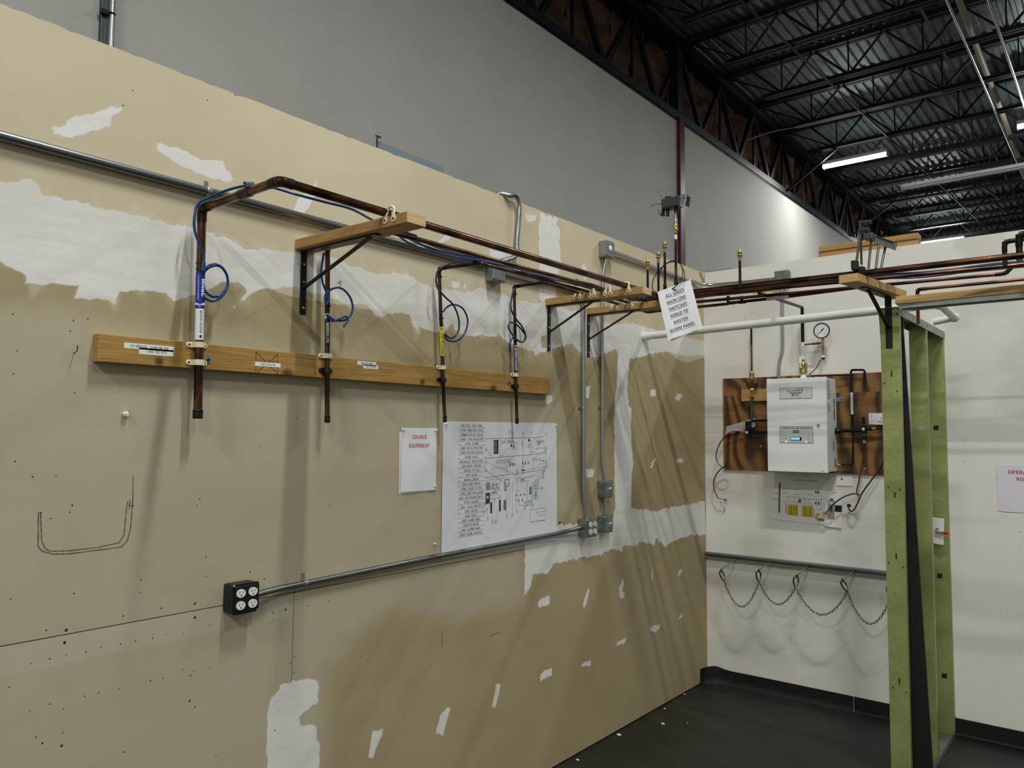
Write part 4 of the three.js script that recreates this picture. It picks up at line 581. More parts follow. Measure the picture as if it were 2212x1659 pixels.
const posterPrint = print(1640, 1100, (g, W, H) => {
  g.fillStyle = '#dcdee2'; g.fillRect(0, 0, W, H); g.fillStyle = '#1c1d20'; g.strokeStyle = '#2a2c30'; g.lineWidth = 2;
  POSTER_LINES.forEach((t, i) => { const y = 44 + i * 37.4; g.font = '13px monospace'; g.textAlign = 'left'; g.fillText(String(i + 1), 198, y); g.font = 'bold 26px monospace'; g.textAlign = 'center'; g.fillText(t, 365, y, 300); g.fillRect(190, y + 6, 350, 2); });
  const L = (...p) => { g.beginPath(); g.moveTo(p[0], p[1]); for (let i = 2; i < p.length; i += 2) g.lineTo(p[i], p[i + 1]); g.stroke(); };
  g.strokeStyle = '#3d5a70'; g.lineWidth = 4; L(545, 145, 1400, 135, 1470, 92); L(545, 312, 1395, 288, 1470, 240); L(545, 478, 1395, 438, 1470, 400); g.lineWidth = 3; L(760, 306, 760, 205, 850, 140); L(1210, 290, 1210, 190, 1290, 132); L(860, 465, 860, 360, 955, 300); L(1250, 440, 1250, 345, 1330, 290);
  g.strokeStyle = '#5a6066'; g.lineWidth = 2; L(545, 145, 545, 478); L(1470, 92, 1470, 400); L(545, 312, 640, 250); L(760, 306, 850, 238, 1000, 236); L(545, 478, 650, 405, 860, 400); L(1210, 290, 1300, 235, 1460, 228); L(1250, 440, 1340, 385, 1460, 378); L(1395, 288, 1470, 390); L(640, 145, 640, 220); L(640, 310, 640, 400);
  for (let k = 0; k < 4; k++) { L(740 + k * 6, 165 + k * 7, 960 + k * 14, 165 + k * 7, 960 + k * 14, 235); L(700, 330 + k * 9, 900 + k * 8, 330 + k * 9); L(1080 + k * 10, 180, 1080 + k * 10, 470); L(1230 + k * 5, 325 + k * 8, 1380 - k * 10, 325 + k * 8, 1380 - k * 10, 370); L(1130, 190 + k * 12, 1240, 190 + k * 12); L(1300, 160 + k * 6, 1430 - k * 9, 160 + k * 6, 1430 - k * 9, 205); }
  g.fillStyle = '#17191c'; g.fillRect(665, 155, 66, 122); g.fillStyle = '#dfe2e6'; for (let k = 0; k < 5; k++) for (const x of [675, 696]) g.fillRect(x, 166 + k * 21, 10, 11); g.fillStyle = '#17191c'; g.fillRect(1170, 152, 36, 18); g.fillRect(1086, 175, 6, 42); g.fillRect(880, 160, 10, 16); g.fillRect(905, 200, 26, 18); g.fillRect(945, 205, 16, 24); g.fillRect(1180, 192, 6, 40); for (let k = 0; k < 3; k++) { g.fillRect(1320 + k * 22, 178 - k * 6, 9, 34); g.fillRect(895 + k * 30, 360, 14, 28); g.fillRect(1085 + k * 42, 355, 12, 24); } g.fillRect(1075, 425, 40, 12); g.fillRect(1400, 348, 26, 8); g.fillRect(1002, 420, 9, 34);
  g.strokeStyle = '#34383c'; L(555, 500, 890, 488, 890, 740); L(1000, 500, 1330, 490, 1330, 690); g.fillStyle = '#8b8f94'; g.fillRect(560, 518, 58, 66); g.fillStyle = '#3c4046'; g.fillRect(556, 606, 60, 92); g.fillStyle = '#d9dce0'; g.fillRect(574, 632, 22, 24); g.fillStyle = '#b79f66'; g.fillRect(824, 524, 30, 72); g.strokeStyle = '#101214'; g.lineWidth = 5; L(818, 600, 818, 508, 885, 504, 885, 560, 850, 565, 850, 602, 816, 602);
  g.fillStyle = '#16181a'; for (const [x, y, h] of [[622, 690, 94], [745, 678, 96], [812, 682, 90], [832, 682, 90]]) g.fillRect(x, y, x > 800 ? 14 : 24, h); g.lineWidth = 3; for (let k = 0; k < 9; k++) g.strokeRect(625 + (k % 5) * 26, 560 + Math.floor(k / 5) * 40 + (k % 3) * 7, 18, 14); L(620, 665, 770, 655, 770, 690); L(680, 660, 690, 700); L(640, 610, 760, 590); L(640, 545, 760, 540); g.fillRect(655, 528, 10, 30); g.fillRect(700, 530, 8, 26);
  g.fillStyle = '#7b8086'; g.fillRect(1190, 585, 40, 68); g.fillStyle = '#24282c'; g.lineWidth = 3; for (const [x, y] of [[1275, 560], [1310, 556], [1268, 590], [1300, 598], [1268, 680], [1300, 690]]) { g.beginPath(); g.arc(x, y, 17, 0, 7); g.stroke(); } g.fillStyle = '#2c4a80'; g.fillRect(1288, 632, 15, 46); g.strokeStyle = '#7dacd0'; g.strokeRect(1272, 620, 44, 70); g.strokeStyle = '#16181a'; L(1010, 500, 1010, 610, 1060, 612); L(1030, 640, 1040, 740, 1160, 752); L(990, 600, 990, 690, 1020, 700); L(1080, 640, 1100, 720, 1170, 716); for (let k = 0; k < 5; k++) { g.fillRect(990 + k * 30, 640 + (k % 2) * 50, 16, 18); g.fillRect(1160 + k * 18, 730 - (k % 2) * 26, 10, 22); } L(1160, 545, 1160, 720); L(1240, 540, 1240, 735); g.fillRect(1065, 515, 12, 20); g.fillRect(1092, 510, 10, 24); L(1040, 500, 1180, 540);
  const tagAt = (n, x, y, tx, ty) => { g.lineWidth = 2; g.strokeStyle = '#2a2c30'; L(x, y, tx, ty); g.fillStyle = '#dcdee2'; g.fillRect(x - 13, y - 13, 26, 26); g.strokeRect(x - 13, y - 13, 26, 26); g.fillStyle = '#16181a'; g.font = 'bold 18px sans-serif'; g.textAlign = 'center'; g.fillText(String(n), x, y + 7); g.beginPath(); g.arc(tx, ty, 5, 0, 7); g.fill(); };
  [[13, 892, 84, 885, 165], [14, 940, 98, 910, 190], [12, 1096, 96, 1090, 170], [10, 1220, 92, 1190, 145], [21, 565, 238, 628, 292], [7, 562, 345, 1000, 470], [20, 562, 415, 775, 512], [19, 1450, 235, 1310, 242], [18, 1445, 275, 1215, 270], [17, 1460, 365, 1400, 352], [16, 1465, 410, 1110, 432], [15, 1435, 445, 1090, 510], [22, 1410, 470, 1290, 530], [23, 1415, 505, 1330, 530], [24, 1390, 605, 1315, 605], [3, 540, 698, 580, 700], [4, 540, 768, 640, 690], [5, 585, 828, 580, 752], [6, 650, 858, 680, 665], [8, 700, 860, 750, 640], [9, 862, 828, 850, 595], [11, 938, 824, 940, 545], [2, 1010, 790, 985, 690], [1, 1120, 778, 1130, 725], [25, 1250, 757, 1215, 715]].forEach((a) => tagAt(...a));
  g.strokeStyle = '#3a3d42'; g.lineWidth = 3; g.strokeRect(1205, 790, 250, 110); L(1300, 790, 1300, 824, 1455, 818); g.fillStyle = '#3a3d42'; g.font = '13px sans-serif'; g.textAlign = 'center'; g.fillText('MEDICAL GAS SYSTEM', 1372, 850); g.fillText('DIAGRAM', 1372, 868); g.font = '11px sans-serif'; g.fillText('TITLE', 1372, 780); for (let k = 0; k < 7; k++) g.fillRect(1215 + k * 34, 908 - k, 14, 6);
  for (let k = 0; k < 14; k++) { g.fillStyle = 'rgba(60,62,70,0.35)'; g.fillRect(1465 + HASH[k * 5] * 140, 300 + HASH[k * 9 + 1] * 600, 5 + HASH[k] * 5, 4 + HASH[k + 7] * 5); }
});
{ const o = thing('wall_poster', 'large medical gas diagram poster with numbered parts list', 'poster', [0, 1.25, 2.39]); obj('page', sheet([0.004, 1.232, 2.845], [0.004, 1.226, 1.928], [0.003, 1.872, 1.931], [0.003, 1.868, 2.842], 0.0035, 16, 12), sheetMat(posterPrint), o); }
pin('clear push pin at the near top corner of the diagram poster', [0.005, 1.855, 2.825], 0xdcdcd8); pin('clear push pin at the far top corner of the diagram poster', [0.005, 1.858, 1.938], 0xdcdcd8); pin('dark push pin in the tan wall right of the diagram poster', [0.001, 1.318, 1.90], 0x1d2a20);

// ---------- risers, pressure switch and hanging sign at the rack corner ----------
function valveTop(o, c, s = 1) { obj('check_valve', [lathe([[0.006 * s, -0.03], [0.0075 * s, -0.028], [0.0075 * s, -0.012], [0.009 * s, -0.010], [0.009 * s, -0.004], [0.014 * s, -0.002], [0.014 * s, 0.002], [0.008 * s, 0.004], [0.008 * s, 0.010], [0.013 * s, 0.012], [0.013 * s, 0.019], [0.008 * s, 0.023], [0.005 * s, 0.024], [0.006 * s, 0.031], [0, 0.032]], c, [0, 1, 0], 14)], M.brassDull, o, 'brass check fitting'); }
function riser(label, base, top, r, cpl) { const o = thing('pipe_riser', label, 'pipe', base); obj('tube', rod(base, [base[0], top, base[2]], r, 12), M.burnt, o); valveTop(o, [base[0], top, base[2]], 1.05); if (cpl) obj('coupling', lathe([[r, -0.02], [r * 1.35, -0.016], [r * 1.35, 0.016], [r, 0.02]], [base[0], base[1] + cpl, base[2]], [0, 1, 0]), M.burnt, o); obj('tee', rod([base[0], base[1] - 0.004, base[2]], [base[0], base[1] + 0.03, base[2]], r * 1.3, 12), M.burnt, o); return o; }
const s1 = [0.4112,2.7692,1.62], s2 = [0.4891,2.797,1.64], s3 = [0.5374,2.8445,1.655], s5 = [0.9663,2.7365,1.657];
riser('shortest brass topped riser behind the middle arm end', [s1[0], y3, 1.62], s1[1], 0.0066);
riser('brass topped riser between the shortest and tallest ones', [s2[0], y2, 1.64], s2[1], 0.0066);
riser('tallest plain brass topped riser beside the maroon column', [s3[0], y2, 1.655], s3[1], 0.0072, 0.05);
riser('lone brass topped riser in front of the white back wall', [s5[0], y1, 1.657], s5[1], 0.0068);
{ const c = [0.6116,2.7641,1.67], x = c[0], z = 1.67, top = [0.6212,2.9236,1.67][1], o = thing('switch_riser', 'thick copper riser carrying the pressure switch before the maroon column', 'pipe', [x, y1, z]);
  obj('reducer', lathe([[0.013, 0], [0.014, 0.03], [0.011, 0.045], [0.0105, 0.075], [0.0085, 0.085], [0.0085, 0.1]], [x, y1 - 0.005, z]), M.burnt, o); obj('tube', rod([x, y1 + 0.08, z], [x, top, z], 0.0075, 12), M.copper, o); obj('brass_union', lathe([[0.006, -0.02], [0.009, -0.015], [0.009, 0], [0.013, 0.003], [0.013, 0.012], [0.009, 0.016], [0.012, 0.02], [0.012, 0.032], [0.008, 0.036]], [x, top, z], [0, 1, 0], 12), M.brass, o); obj('steel_adapter', lathe([[0.007, 0.03], [0.01, 0.036], [0.01, 0.06], [0.005, 0.065], [0.004, 0.09], [0.007, 0.092], [0.007, 0.11]], [x, top, z], [0, 1, 0], 12), M.galv, o); obj('paper_tape', rod([x, top - 0.05, z], [x, top - 0.025, z], 0.0082, 10), M.white, o);
  const b = [0.6058,3.0727,1.67], s = thing('pressure_switch', 'dark grey pressure switch box with loose wires and a bright end plate', 'switch', [b[0], b[1] - 0.04, z]); const bx = b[0], by = b[1];
  obj('body', [bar([bx - 0.062, by - 0.002, z + 0.01], [bx + 0.045, by + 0.004, z], 0.07, 0.055, [0.04, 1, 0], 0.006), box(bx - 0.05, bx - 0.014, by + 0.022, by + 0.044, z - 0.02, z + 0.02, 0.004)], std(0x343a3d, 0.5, 0.3), s);
  obj('end_plate', bar([bx + 0.046, by + 0.004, z], [bx + 0.078, by - 0.002, z - 0.004], 0.066, 0.062, [0.1, 1, 0], 0.004), M.chrome, s); obj('end_slot', box(bx + 0.066, bx + 0.0795, by + 0.006, by + 0.012, z + 0.004, z + 0.032), M.darkSlot, s);
  obj('hub', [rod([bx - 0.062, by - 0.025, z + 0.01], [bx - 0.066, by - 0.06, z + 0.012], 0.010, 10), rod([bx - 0.035, by - 0.025, z + 0.012], [bx - 0.033, by - 0.066, z + 0.014], 0.010, 10), rod([bx + 0.008, by - 0.028, z], [bx + 0.012, by - 0.05, z], 0.012, 10)], M.blackMetal, s);
  obj('lead_wire', wire([[bx - 0.06, by + 0.005, z], [0.5358,3.1196,1.67], [0.5132,3.1448,1.67], [0.4933,3.1776,1.67]], 0.0016, 6), std(0x5a1f1c, 0.5), s, 'dark red lead wire'); obj('lead_wire', wire([[bx - 0.06, by - 0.01, z], [0.5497,3.0727,1.67], [0.5014,3.0895,1.67], [0.461,3.0891,1.67]], 0.0016, 6), M.black, s); obj('lead_wire', wire([[bx - 0.034, by - 0.062, z], [0.5577,3.0142,1.67], [0.5181,3.0238,1.67], [0.5069,3.0571,1.67]], 0.0018, 6), M.black, s); obj('lead_wire', wire([[bx - 0.05, by + 0.03, z + 0.02], [0.5521,3.0803,1.68], [0.5234,3.0205,1.68]], 0.0016, 6), M.black, s); }
{ const o = thing('cable_loop', 'black cable looped round the risers above the hanging sign', 'cable', [0.6, 2.6, 1.72]); obj('jacket', wire([[0.5085,2.5879,1.7], [0.4914,2.6063,1.71], [0.4999,2.655,1.72], [0.5369,2.7066,1.72], [0.5904,2.7419,1.71], [0.6321,2.7406,1.7], [0.669,2.7094,1.72], [0.6866,2.6663,1.74], [0.6828,2.6239,1.76], [0.6529,2.592,1.765], [0.6351,2.5846,1.762], [0.6557,2.5776,1.76]], 0.0026, 7), M.black, o); obj('jacket', wire([[0.5311,2.6691,1.72], [0.5594,2.7215,1.72], [0.6043,2.7477,1.71], [0.6479,2.7316,1.71], [0.6845,2.6882,1.73], [0.702,2.6429,1.75], [0.7,2.6223,1.757]], 0.0026, 7), M.black, o); }
const tagPrint = (txt) => print(512, 660, (g, W, H) => { g.fillStyle = '#e2e2e4'; g.fillRect(0, 0, W, H); if (!txt) return; g.fillStyle = '#14171c'; g.font = 'bold 62px sans-serif'; g.textAlign = 'center'; [['ALL GASES', 0.66], ['MAIN LINE', 0.62], ['SWITCHES', 0.6], ['WIRED TO', 0.6], ['MASTER', 0.5], ['ALARM PANEL', 0.8]].forEach(([t, w], i) => { const y = 118 + i * 92; g.fillText(t, 262, y, W * w); const tw = Math.min(g.measureText(t).width, W * w); g.fillRect(262 - tw / 2, y + 9, tw, 5); }); });
{ const o = thing('hanging_sign', 'hanging white sheet with bold underlined lettering at the rack corner', 'paper', [0.65, 2.33, 1.76]); const bl = [0.6232,2.3056,1.79], br = [0.7617,2.3622,1.71], tr = [0.7084,2.6272,1.72], tl = [0.5677,2.5691,1.8]; obj('page', sheet(bl, br, tr, tl, 0.012), sheetMat(tagPrint(true)), o); obj('back_page', sheet([bl[0] + 0.012, bl[1] - 0.004, bl[2] - 0.012], [br[0] + 0.014, br[1] + 0.006, br[2] - 0.014], [tr[0] + 0.008, tr[1] + 0.004, tr[2] - 0.008], [tl[0] + 0.006, tl[1], tl[2] - 0.01], 0.008), M.paper, o); }

// ---------- stud frame, header and rack at the right ----------
const SX0 = 1.522, SX1 = 1.612, STOP = 2.462;
function stud(label, z1, holes, slots) {
  const o = thing('metal_stud', label, 'stud', [1.567, 0, z1], 'green primed metal studs'), t = 0.0014, w = SX1 - SX0;
  const s = new THREE.Shape(); s.moveTo(0, 0.004); s.lineTo(w, 0.004); s.lineTo(w, STOP); s.lineTo(0, STOP);
  for (const [hx, hy, r] of holes) { const p = new THREE.Path(); p.absellipse(hx - SX0, hy, r, r * 1.05, 0, Math.PI * 2, true); s.holes.push(p); }
  const g = extrude(s, t, basis([1, 0, 0], [0, 1, 0], [0, 0, 1], [SX0, 0, z1 - t])); obj('web', uvBy(g, 'y'), M.primer, o);
  for (const x of [SX0, SX1 - t]) obj('flange', box(x, x + t, 0.004, STOP, z1 - 0.034, z1 - t, 0, 'y'), M.primer, o);
  obj('lip', [box(SX0, SX0 + 0.008, 0.004, STOP, z1 - 0.035, z1 - 0.034, 0, 'y'), box(SX1 - 0.008, SX1, 0.004, STOP, z1 - 0.035, z1 - 0.034, 0, 'y')], M.primer, o);
  for (const [x, y, a, b] of slots) obj('punched_slot', box(x - a, x + a, y - b, y + b, z1 - 0.0005, z1 + 0.0006), M.darkSlot, o);
  return o;
}
const slotAt = (p, a, b) => [clamp(p[0], SX0 + 0.008, SX1 - 0.008), p[1], a, b];
stud('nearest green metal stud, carrying the black bracket', 1.2, [], [slotAt([1.5698,2.1259,1.2], 0.003, 0.015), slotAt([1.5706,1.5164,1.2], 0.003, 0.014), slotAt([1.5697,1.2105,1.2], 0.003, 0.015), slotAt([1.57,0.599,1.2], 0.003, 0.015), ...[[1.5362,2.0799,1.2], [1.5936,2.038,1.2], [1.5414,1.552,1.2], [1.5946,1.5431,1.2], [1.5348,1.1746,1.2], [1.6001,1.159,1.2], [1.5397,0.5635,1.2], [1.6001,0.5516,1.2], [1.6007,2.4312,1.2]].map((p) => slotAt(p, 0.0035, 0.0035))]);
stud('middle green metal stud with a round punched hole', 0.548, [[1.575, [1.5471,1.8649,0.548][1], 0.018]], []);
stud('farthest green metal stud standing against the white wall', 0.036, [], [[1.5582,1.8645,0.036], [1.5548,0.9514,0.036], [1.5642,0.3495,0.036]].map((p) => slotAt(p, 0.014, 0.014)));
{ const o = thing('top_track', 'galvanised track capping the green metal studs', 'track', [1.567, STOP, 0.6]); obj('channel', [box(SX0 - 0.002, SX1 + 0.003, STOP + 0.0005, STOP + 0.003, 0.002, 1.215), box(SX1 + 0.001, SX1 + 0.003, STOP - 0.04, STOP, 0.002, 1.215), box(SX0 - 0.003, SX0 - 0.001, STOP - 0.04, STOP, 0.002, 1.215)], M.track, o); for (const z of [0.02, 0.535, 1.18]) obj('screw', lathe([[0, 0.003], [0.004, 0.002], [0.0045, 0]], [SX1 + 0.003, STOP - 0.02, z], [1, 0, 0], 8), M.blackMetal, o); }
{ const o = thing('bottom_track', 'floor track under the green metal studs', 'track', [1.567, 0, 0.6]); obj('channel', [box(SX0 - 0.002, SX1 + 0.003, 0.0005, 0.003, 0.03, 1.215), box(SX1 + 0.001, SX1 + 0.003, 0.0005, 0.035, 0.03, 1.215), box(SX0 - 0.003, SX0 - 0.001, 0.0005, 0.035, 0.03, 1.215)], M.track, o); }
{ const a = [1.6114,2.3247,1.1], b = [1.6889,0.2022,1.1], o = thing('black_plank', 'black plank leaning behind the nearest green stud', 'plank', [b[0] - 0.05, 0, 1.1]); const d = (b[0] - a[0]) / (b[1] - a[1]); obj('panel', bar([a[0] - 0.056 + d * (2.44 - a[1]), 2.44, 1.1], [b[0] - 0.056 + d * (0.006 - b[1]), 0.006, 1.1], 0.112, 0.016, [0, 0, 1], 0.002), M.rubber, o); }
{ const c = [1.5433,1.2243,0.06], x = c[0], y = c[1], o = thing('wall_valve', 'metal plate with a chrome valve and red tip on the far stud', 'valve', [x, y, 0.06]);
  obj('plate', bar([x - 0.012, y - 0.085, 0.062], [x - 0.012, y + 0.085, 0.062], 0.075, 0.004, [-0.55, 0, 1], 0.001), M.track, o); obj('bezel', [bar([x + 0.004, y - 0.075, 0.075], [x + 0.012, y + 0.085, 0.075], 0.085, 0.012, [-0.25, 0, 1], 0.003)], M.white, o); obj('red_ring', torus(0.012, 0.003, [x + 0.016, y + 0.01, 0.088], [0.6, 0, 0.8]), std(0x7a2020, 0.5), o);
  const d = [0.95, 0.0, 0.3]; obj('stem', lathe([[0.006, 0], [0.009, 0.004], [0.009, 0.016], [0.007, 0.02], [0.0085, 0.024], [0.0085, 0.05]], [x + 0.004, y, 0.09], d, 8), M.chrome, o); obj('red_tip', lathe([[0.0085, 0.05], [0.0085, 0.075], [0.007, 0.078], [0, 0.078]], [x + 0.004, y, 0.09], d, 14), std(0xc81e14, 0.4), o, 'bright red cap'); }
{ const o = thing('header_board', 'pale two by four header spanning out from the nearest stud', 'beam', [2.4, 2.468, 1.23]); obj('timber', box(1.612, 3.3, 2.4685, 2.507, 1.19, 1.279, 0.003, 'x'), M.firPale, o); const t = thing('header_track', 'grey steel track under the pale header board', 'track', [2.4, 2.43, 1.23]); obj('channel', [box(1.625, 3.3, 2.4635, 2.468, 1.188, 1.272), box(1.625, 3.3, 2.447, 2.4635, 1.268, 1.272), box(1.625, 3.3, 2.447, 2.4635, 1.188, 1.192)], M.track, t); }
{ const a = [1.509, 2.542, 1.712], b = [1.586, 2.542, 1.10], o = thing('wooden_beam', 'short timber arm over the green studs with a pale end toward the viewer', 'beam', [1.54, 2.523, 1.4]); obj('timber', bar(a, b, 0.089, 0.038, [0, 1, 0], 0.0025), M.firPale, o);
  const k = thing('shelf_bracket', 'black steel shelf bracket on the nearest green stud', 'bracket', [1.562, 2.26, 1.2]); obj('upright', box(1.547, 1.579, 2.258, 2.521, 1.2008, 1.207, 0.002), M.blackMetal, k); obj('ledge', bar([1.563, 2.5195, 1.2008], [1.535, 2.5195, 1.56], 0.032, 0.005), M.blackMetal, k); obj('brace', bar([1.563, 2.36, 1.206], [1.541, 2.518, 1.49], 0.018, 0.007, [0, 1, 0]), M.blackMetal, k); }
{ const o = thing('copper_branch', 'copper branch with a black elbow above the pale header', 'pipe', [1.671, y3, 1.058]); straight(o, [1.671, y3, 1.058], [2.7, y3, 1.02], r3, M.copperRed); straight(o, [1.671, y3, 1.058], [1.671, 2.39, 1.058], r3, M.copperRed); elbow(o, [1.671, y3, 1.058], [1, 0, -0.03], [0, -1, 0], r3, 0.02); }
{ const o = thing('copper_branch', 'blackened copper branch rising at the right picture edge, thinner one', 'pipe', [2.08, y2, 1.43]); const a = [2.0964,2.5888,1.43], b = [2.1008,2.6802,1.43]; straight(o, [a[0], y2, 1.43], [a[0], b[1], 1.43], 0.0095, M.burnt); straight(o, [a[0], b[1], 1.43], [a[0] + 0.3, b[1], 1.43], 0.0095, M.burnt); elbow(o, [a[0], b[1], 1.43], [1, 0, 0], [0, -1, 0], 0.0095, 0.024); }
{ const o = thing('copper_branch', 'blackened copper branch rising at the right picture edge, thicker one', 'pipe', [2.17, y1, 1.52]); const a = [2.1591,2.552,1.52], b = [2.1665,2.6844,1.52]; straight(o, [a[0], y2, 1.52], [a[0], b[1], 1.52], 0.0125, M.burnt); straight(o, [a[0], b[1], 1.52], [a[0] + 0.3, b[1], 1.52], 0.0125, M.burnt); elbow(o, [a[0], b[1], 1.52], [1, 0, 0], [0, -1, 0], 0.0125, 0.03); }
{ const o = thing('copper_branch', 'blackened lower copper branch running from the rack to the timber arm', 'pipe', [0.74, y3, 1.3]); const a = [0.7614,2.5538,1.33], b = [1.0923,2.5551,1.33], c = [1.3659,2.5642,1.33]; straight(o, a, b, r3, M.burnt); straight(o, b, [c[0] + 0.1, c[1], 1.33], r3, M.copper); straight(o, a, [a[0], y3 + 0.02, 1.33], r3, M.burnt); elbow(o, a, [1, 0, 0], [0, 1, 0], r3, 0.018); const t = [0.8452,2.553,1.33]; straight(o, t, [t[0], y3 + 0.01, 1.35], r3, M.burnt); obj('tee', rod([t[0] - 0.02, t[1], 1.33], [t[0] + 0.02, t[1], 1.33], r3 * 1.25, 12), M.burnt, o); const l0 = [0.9844,2.5519,1.345], l1 = [1.1049,2.5541,1.345]; obj('paper_label', rod([l0[0], l0[1], 1.333], [l1[0], l1[1], 1.333], r3 + 0.0006, 12), std(0xb8b4aa, 0.7), o); }
{ const c = [1.0109,2.5925,1.36], d = [0.921,2.5898,1.36], o = thing('pipe_label_tag', 'yellow gas label lying along the rack pipes', 'label', d); obj('tape', bar([d[0], d[1], 1.374], [c[0] + 0.04, c[1] - 0.002, 1.37], 0.003, 0.014, [0, 1, 0]), std(0xc9a516, 0.5), o); const e0 = [0.8636,2.6032,1.5], e1 = [1.0063,2.6041,1.5], p = thing('pipe_label_tag', 'white paper label lying on the rack above the blue bundle', 'label', e0); obj('tape', [bar([e0[0], e0[1], 1.5], [e1[0] - 0.03, e1[1], 1.5], 0.003, 0.008, [0, 1, 0]), bar([e1[0] + 0.03, e1[1] + 0.002, 1.5], [e1[0] + 0.06, e1[1] + 0.004, 1.5], 0.003, 0.012, [0, 1, 0])], std(0xb9b6ac, 0.6), p); }
{ const o = thing('tool_strut', 'galvanised strut piece propped on rods above the rack', 'strut', [1.55, 2.58, 1.5]); const T = (u, v, z) => 0; const rodm = std(0x6a6c68, 0.4, 0.8);
  for (const [a, b] of [[[1.5225,2.6287,1.62], [1.5443,2.781,1.62]], [[1.5348,2.6253,1.58], [1.5443,2.781,1.62]], [[1.5505,2.6157,1.52], [1.5611,2.7537,1.5]], [[1.5788,2.6155,1.5], [1.5846,2.7556,1.45]], [[1.5899,2.6226,1.45], [1.6018,2.7399,1.4]]]) obj('threaded_rod', rod(a, b, 0.0058, 8), rodm, o);
  const p0 = [1.5671,2.7862,1.47], p1 = [1.6373,2.7569,1.38]; obj('channel', [bar([p0[0], p0[1], p0[2]], [p1[0], p1[1], p1[2]], 0.05, 0.004, [0.3, 1, 0.3]), bar([p0[0] - 0.004, p0[1] - 0.018, p0[2] + 0.022], [p1[0] - 0.004, p1[1] - 0.018, p1[2] + 0.022], 0.004, 0.036, [0, 1, 0.1]), bar([p0[0] + 0.004, p0[1] - 0.018, p0[2] - 0.022], [p1[0] + 0.004, p1[1] - 0.018, p1[2] - 0.022], 0.004, 0.036, [0, 1, 0.1])], M.galv, o);
  const q = [1.5581,2.7705,1.52]; obj('clamp_block', box(q[0] - 0.018, q[0] + 0.02, q[1] - 0.018, q[1] + 0.012, 1.49, 1.55, 0.004), std(0x5c6464, 0.45, 0.7), o); const h = [1.5612,2.8004,1.62]; obj('beam_clamp', [box(h[0] - 0.022, h[0] - 0.008, h[1] - 0.03, h[1] + 0.025, 1.6, 1.64, 0.003), box(h[0] - 0.01, h[0] + 0.03, h[1] + 0.008, h[1] + 0.022, 1.6, 1.64, 0.003), box(h[0] - 0.01, h[0] + 0.02, h[1] - 0.026, h[1] - 0.012, 1.6, 1.64, 0.003)], std(0x3a3d3d, 0.5, 0.5), o);
  const g = [1.5211,2.6055,1.64]; obj('rubber_foot', box(g[0] - 0.014, g[0] + 0.014, y1 + 0.014, g[1] + 0.03, 1.62, 1.66, 0.005), M.rubber, o); const g2 = [1.5394,2.6011,1.6]; obj('rubber_foot', box(g2[0] - 0.012, g2[0] + 0.012, y1 + 0.012, g2[1] + 0.012, 1.57, 1.61, 0.004), M.rubber, o); }
for (const [y0, yy, dx, w] of [[WALL_H + 0.001, WALL_H + 0.039, 0, 'lower of the two stacked on the back wall'], [WALL_H + 0.0395, WALL_H + 0.078, 0.004, 'upper of the two stacked on the back wall']]) { const o = thing('timber_offcut', `brown timber offcut, ${w}`, 'timber', [1.16, y0, -0.06]); obj('timber', box(0.85 + dx, 1.476 + dx, y0, yy, -0.11 + dx * 2.5, -0.021 + dx * 2.5, 0.004, 'x'), M.fir, o); }
// white drain pipe
{ const o = thing('plastic_pipe', 'thick white plastic pipe crossing in front of the back wall', 'pipe', [0.8, 2.48, 0.93]); const r = 0.0245, a = [0.002, 2.462, 0.935], b = [1.745, 2.505, 0.93], c = [1.765, 2.47, 0.6], d = [1.66, 2.455, 0.6];
  obj('tube', rod(a, b, r, 20), M.pvc, o); obj('tube', rod(b, c, r * 0.8, 16), M.pvc, o); obj('tube', rod(c, d, r * 0.8, 16), M.pvc, o); obj('elbow', ball(b, r * 1.25, 14), M.pvc, o); obj('elbow', ball(c, r * 1.05, 14), M.pvc, o); obj('flange', rod([0.0005, 2.462, 0.935], [0.035, 2.4628, 0.935], r * 1.18, 20), M.pvc, o); obj('coupling', rod([0.62, 2.4775, 0.932], [0.66, 2.4785, 0.932], r * 1.02, 20), M.pvc, o); }

// ---------- gas manifold on the back wall ----------
const plyTex = rep(tex(768, 512, (u, v) => { const x = u * 1.25, y = v * 0.7; const w = fbm(x * 3.2 + 4, y * 2.0 + 1, 3) * 0.34 + 0.06 * vn(x * 11, y * 3); let g = Math.abs(((x + w) * 10 + y * 0.6) % 1 - 0.5) * 2; const f = vn(x * 240, y * 14); let c = mix3([142, 100, 52], [58, 36, 16], sm(0.25, 0.95, g) * 0.85 + f * 0.15); return c; }), 1 / 1.25, 1 / 0.7);
{ const o = thing('plywood_panel', 'dark brown plywood panel behind the gas cabinet on the white wall', 'panel', [0.76, 1.56, 0]); obj('sheet', uvBy(box(0.155, 1.374, 1.558, 2.228, 0.0005, 0.0185, 0.001), 'x'), std(0xffffff, 0.55, 0, { map: plyTex }), o); for (const c of [[0.3195,2.1813,0.02], [0.3221,1.6093,0.02], [1.1307,1.5934,0.02]]) obj('screw', lathe([[0, 0.003], [0.006, 0.002], [0.0065, 0]], [c[0], c[1], 0.0185], [0, 0, 1], 8), M.galv, o); const p = [0.4334,1.7282,0.02]; obj('screw', lathe([[0, 0.008], [0.009, 0.006], [0.01, 0]], [p[0], p[1], 0.0185], [0, 0, 1], 10), M.brassDull, o); }
const CX0 = 0.566, CX1 = 0.961, CY0 = 1.567, CY1 = 2.196, CZ = 0.242;
const cab = thing('gas_cabinet', 'white compressed gas manifold cabinet on the plywood panel', 'cabinet', [0.76, CY0, 0.02]);
const enamel = std(0xecefec, 0.38), enamelSide = enamel;
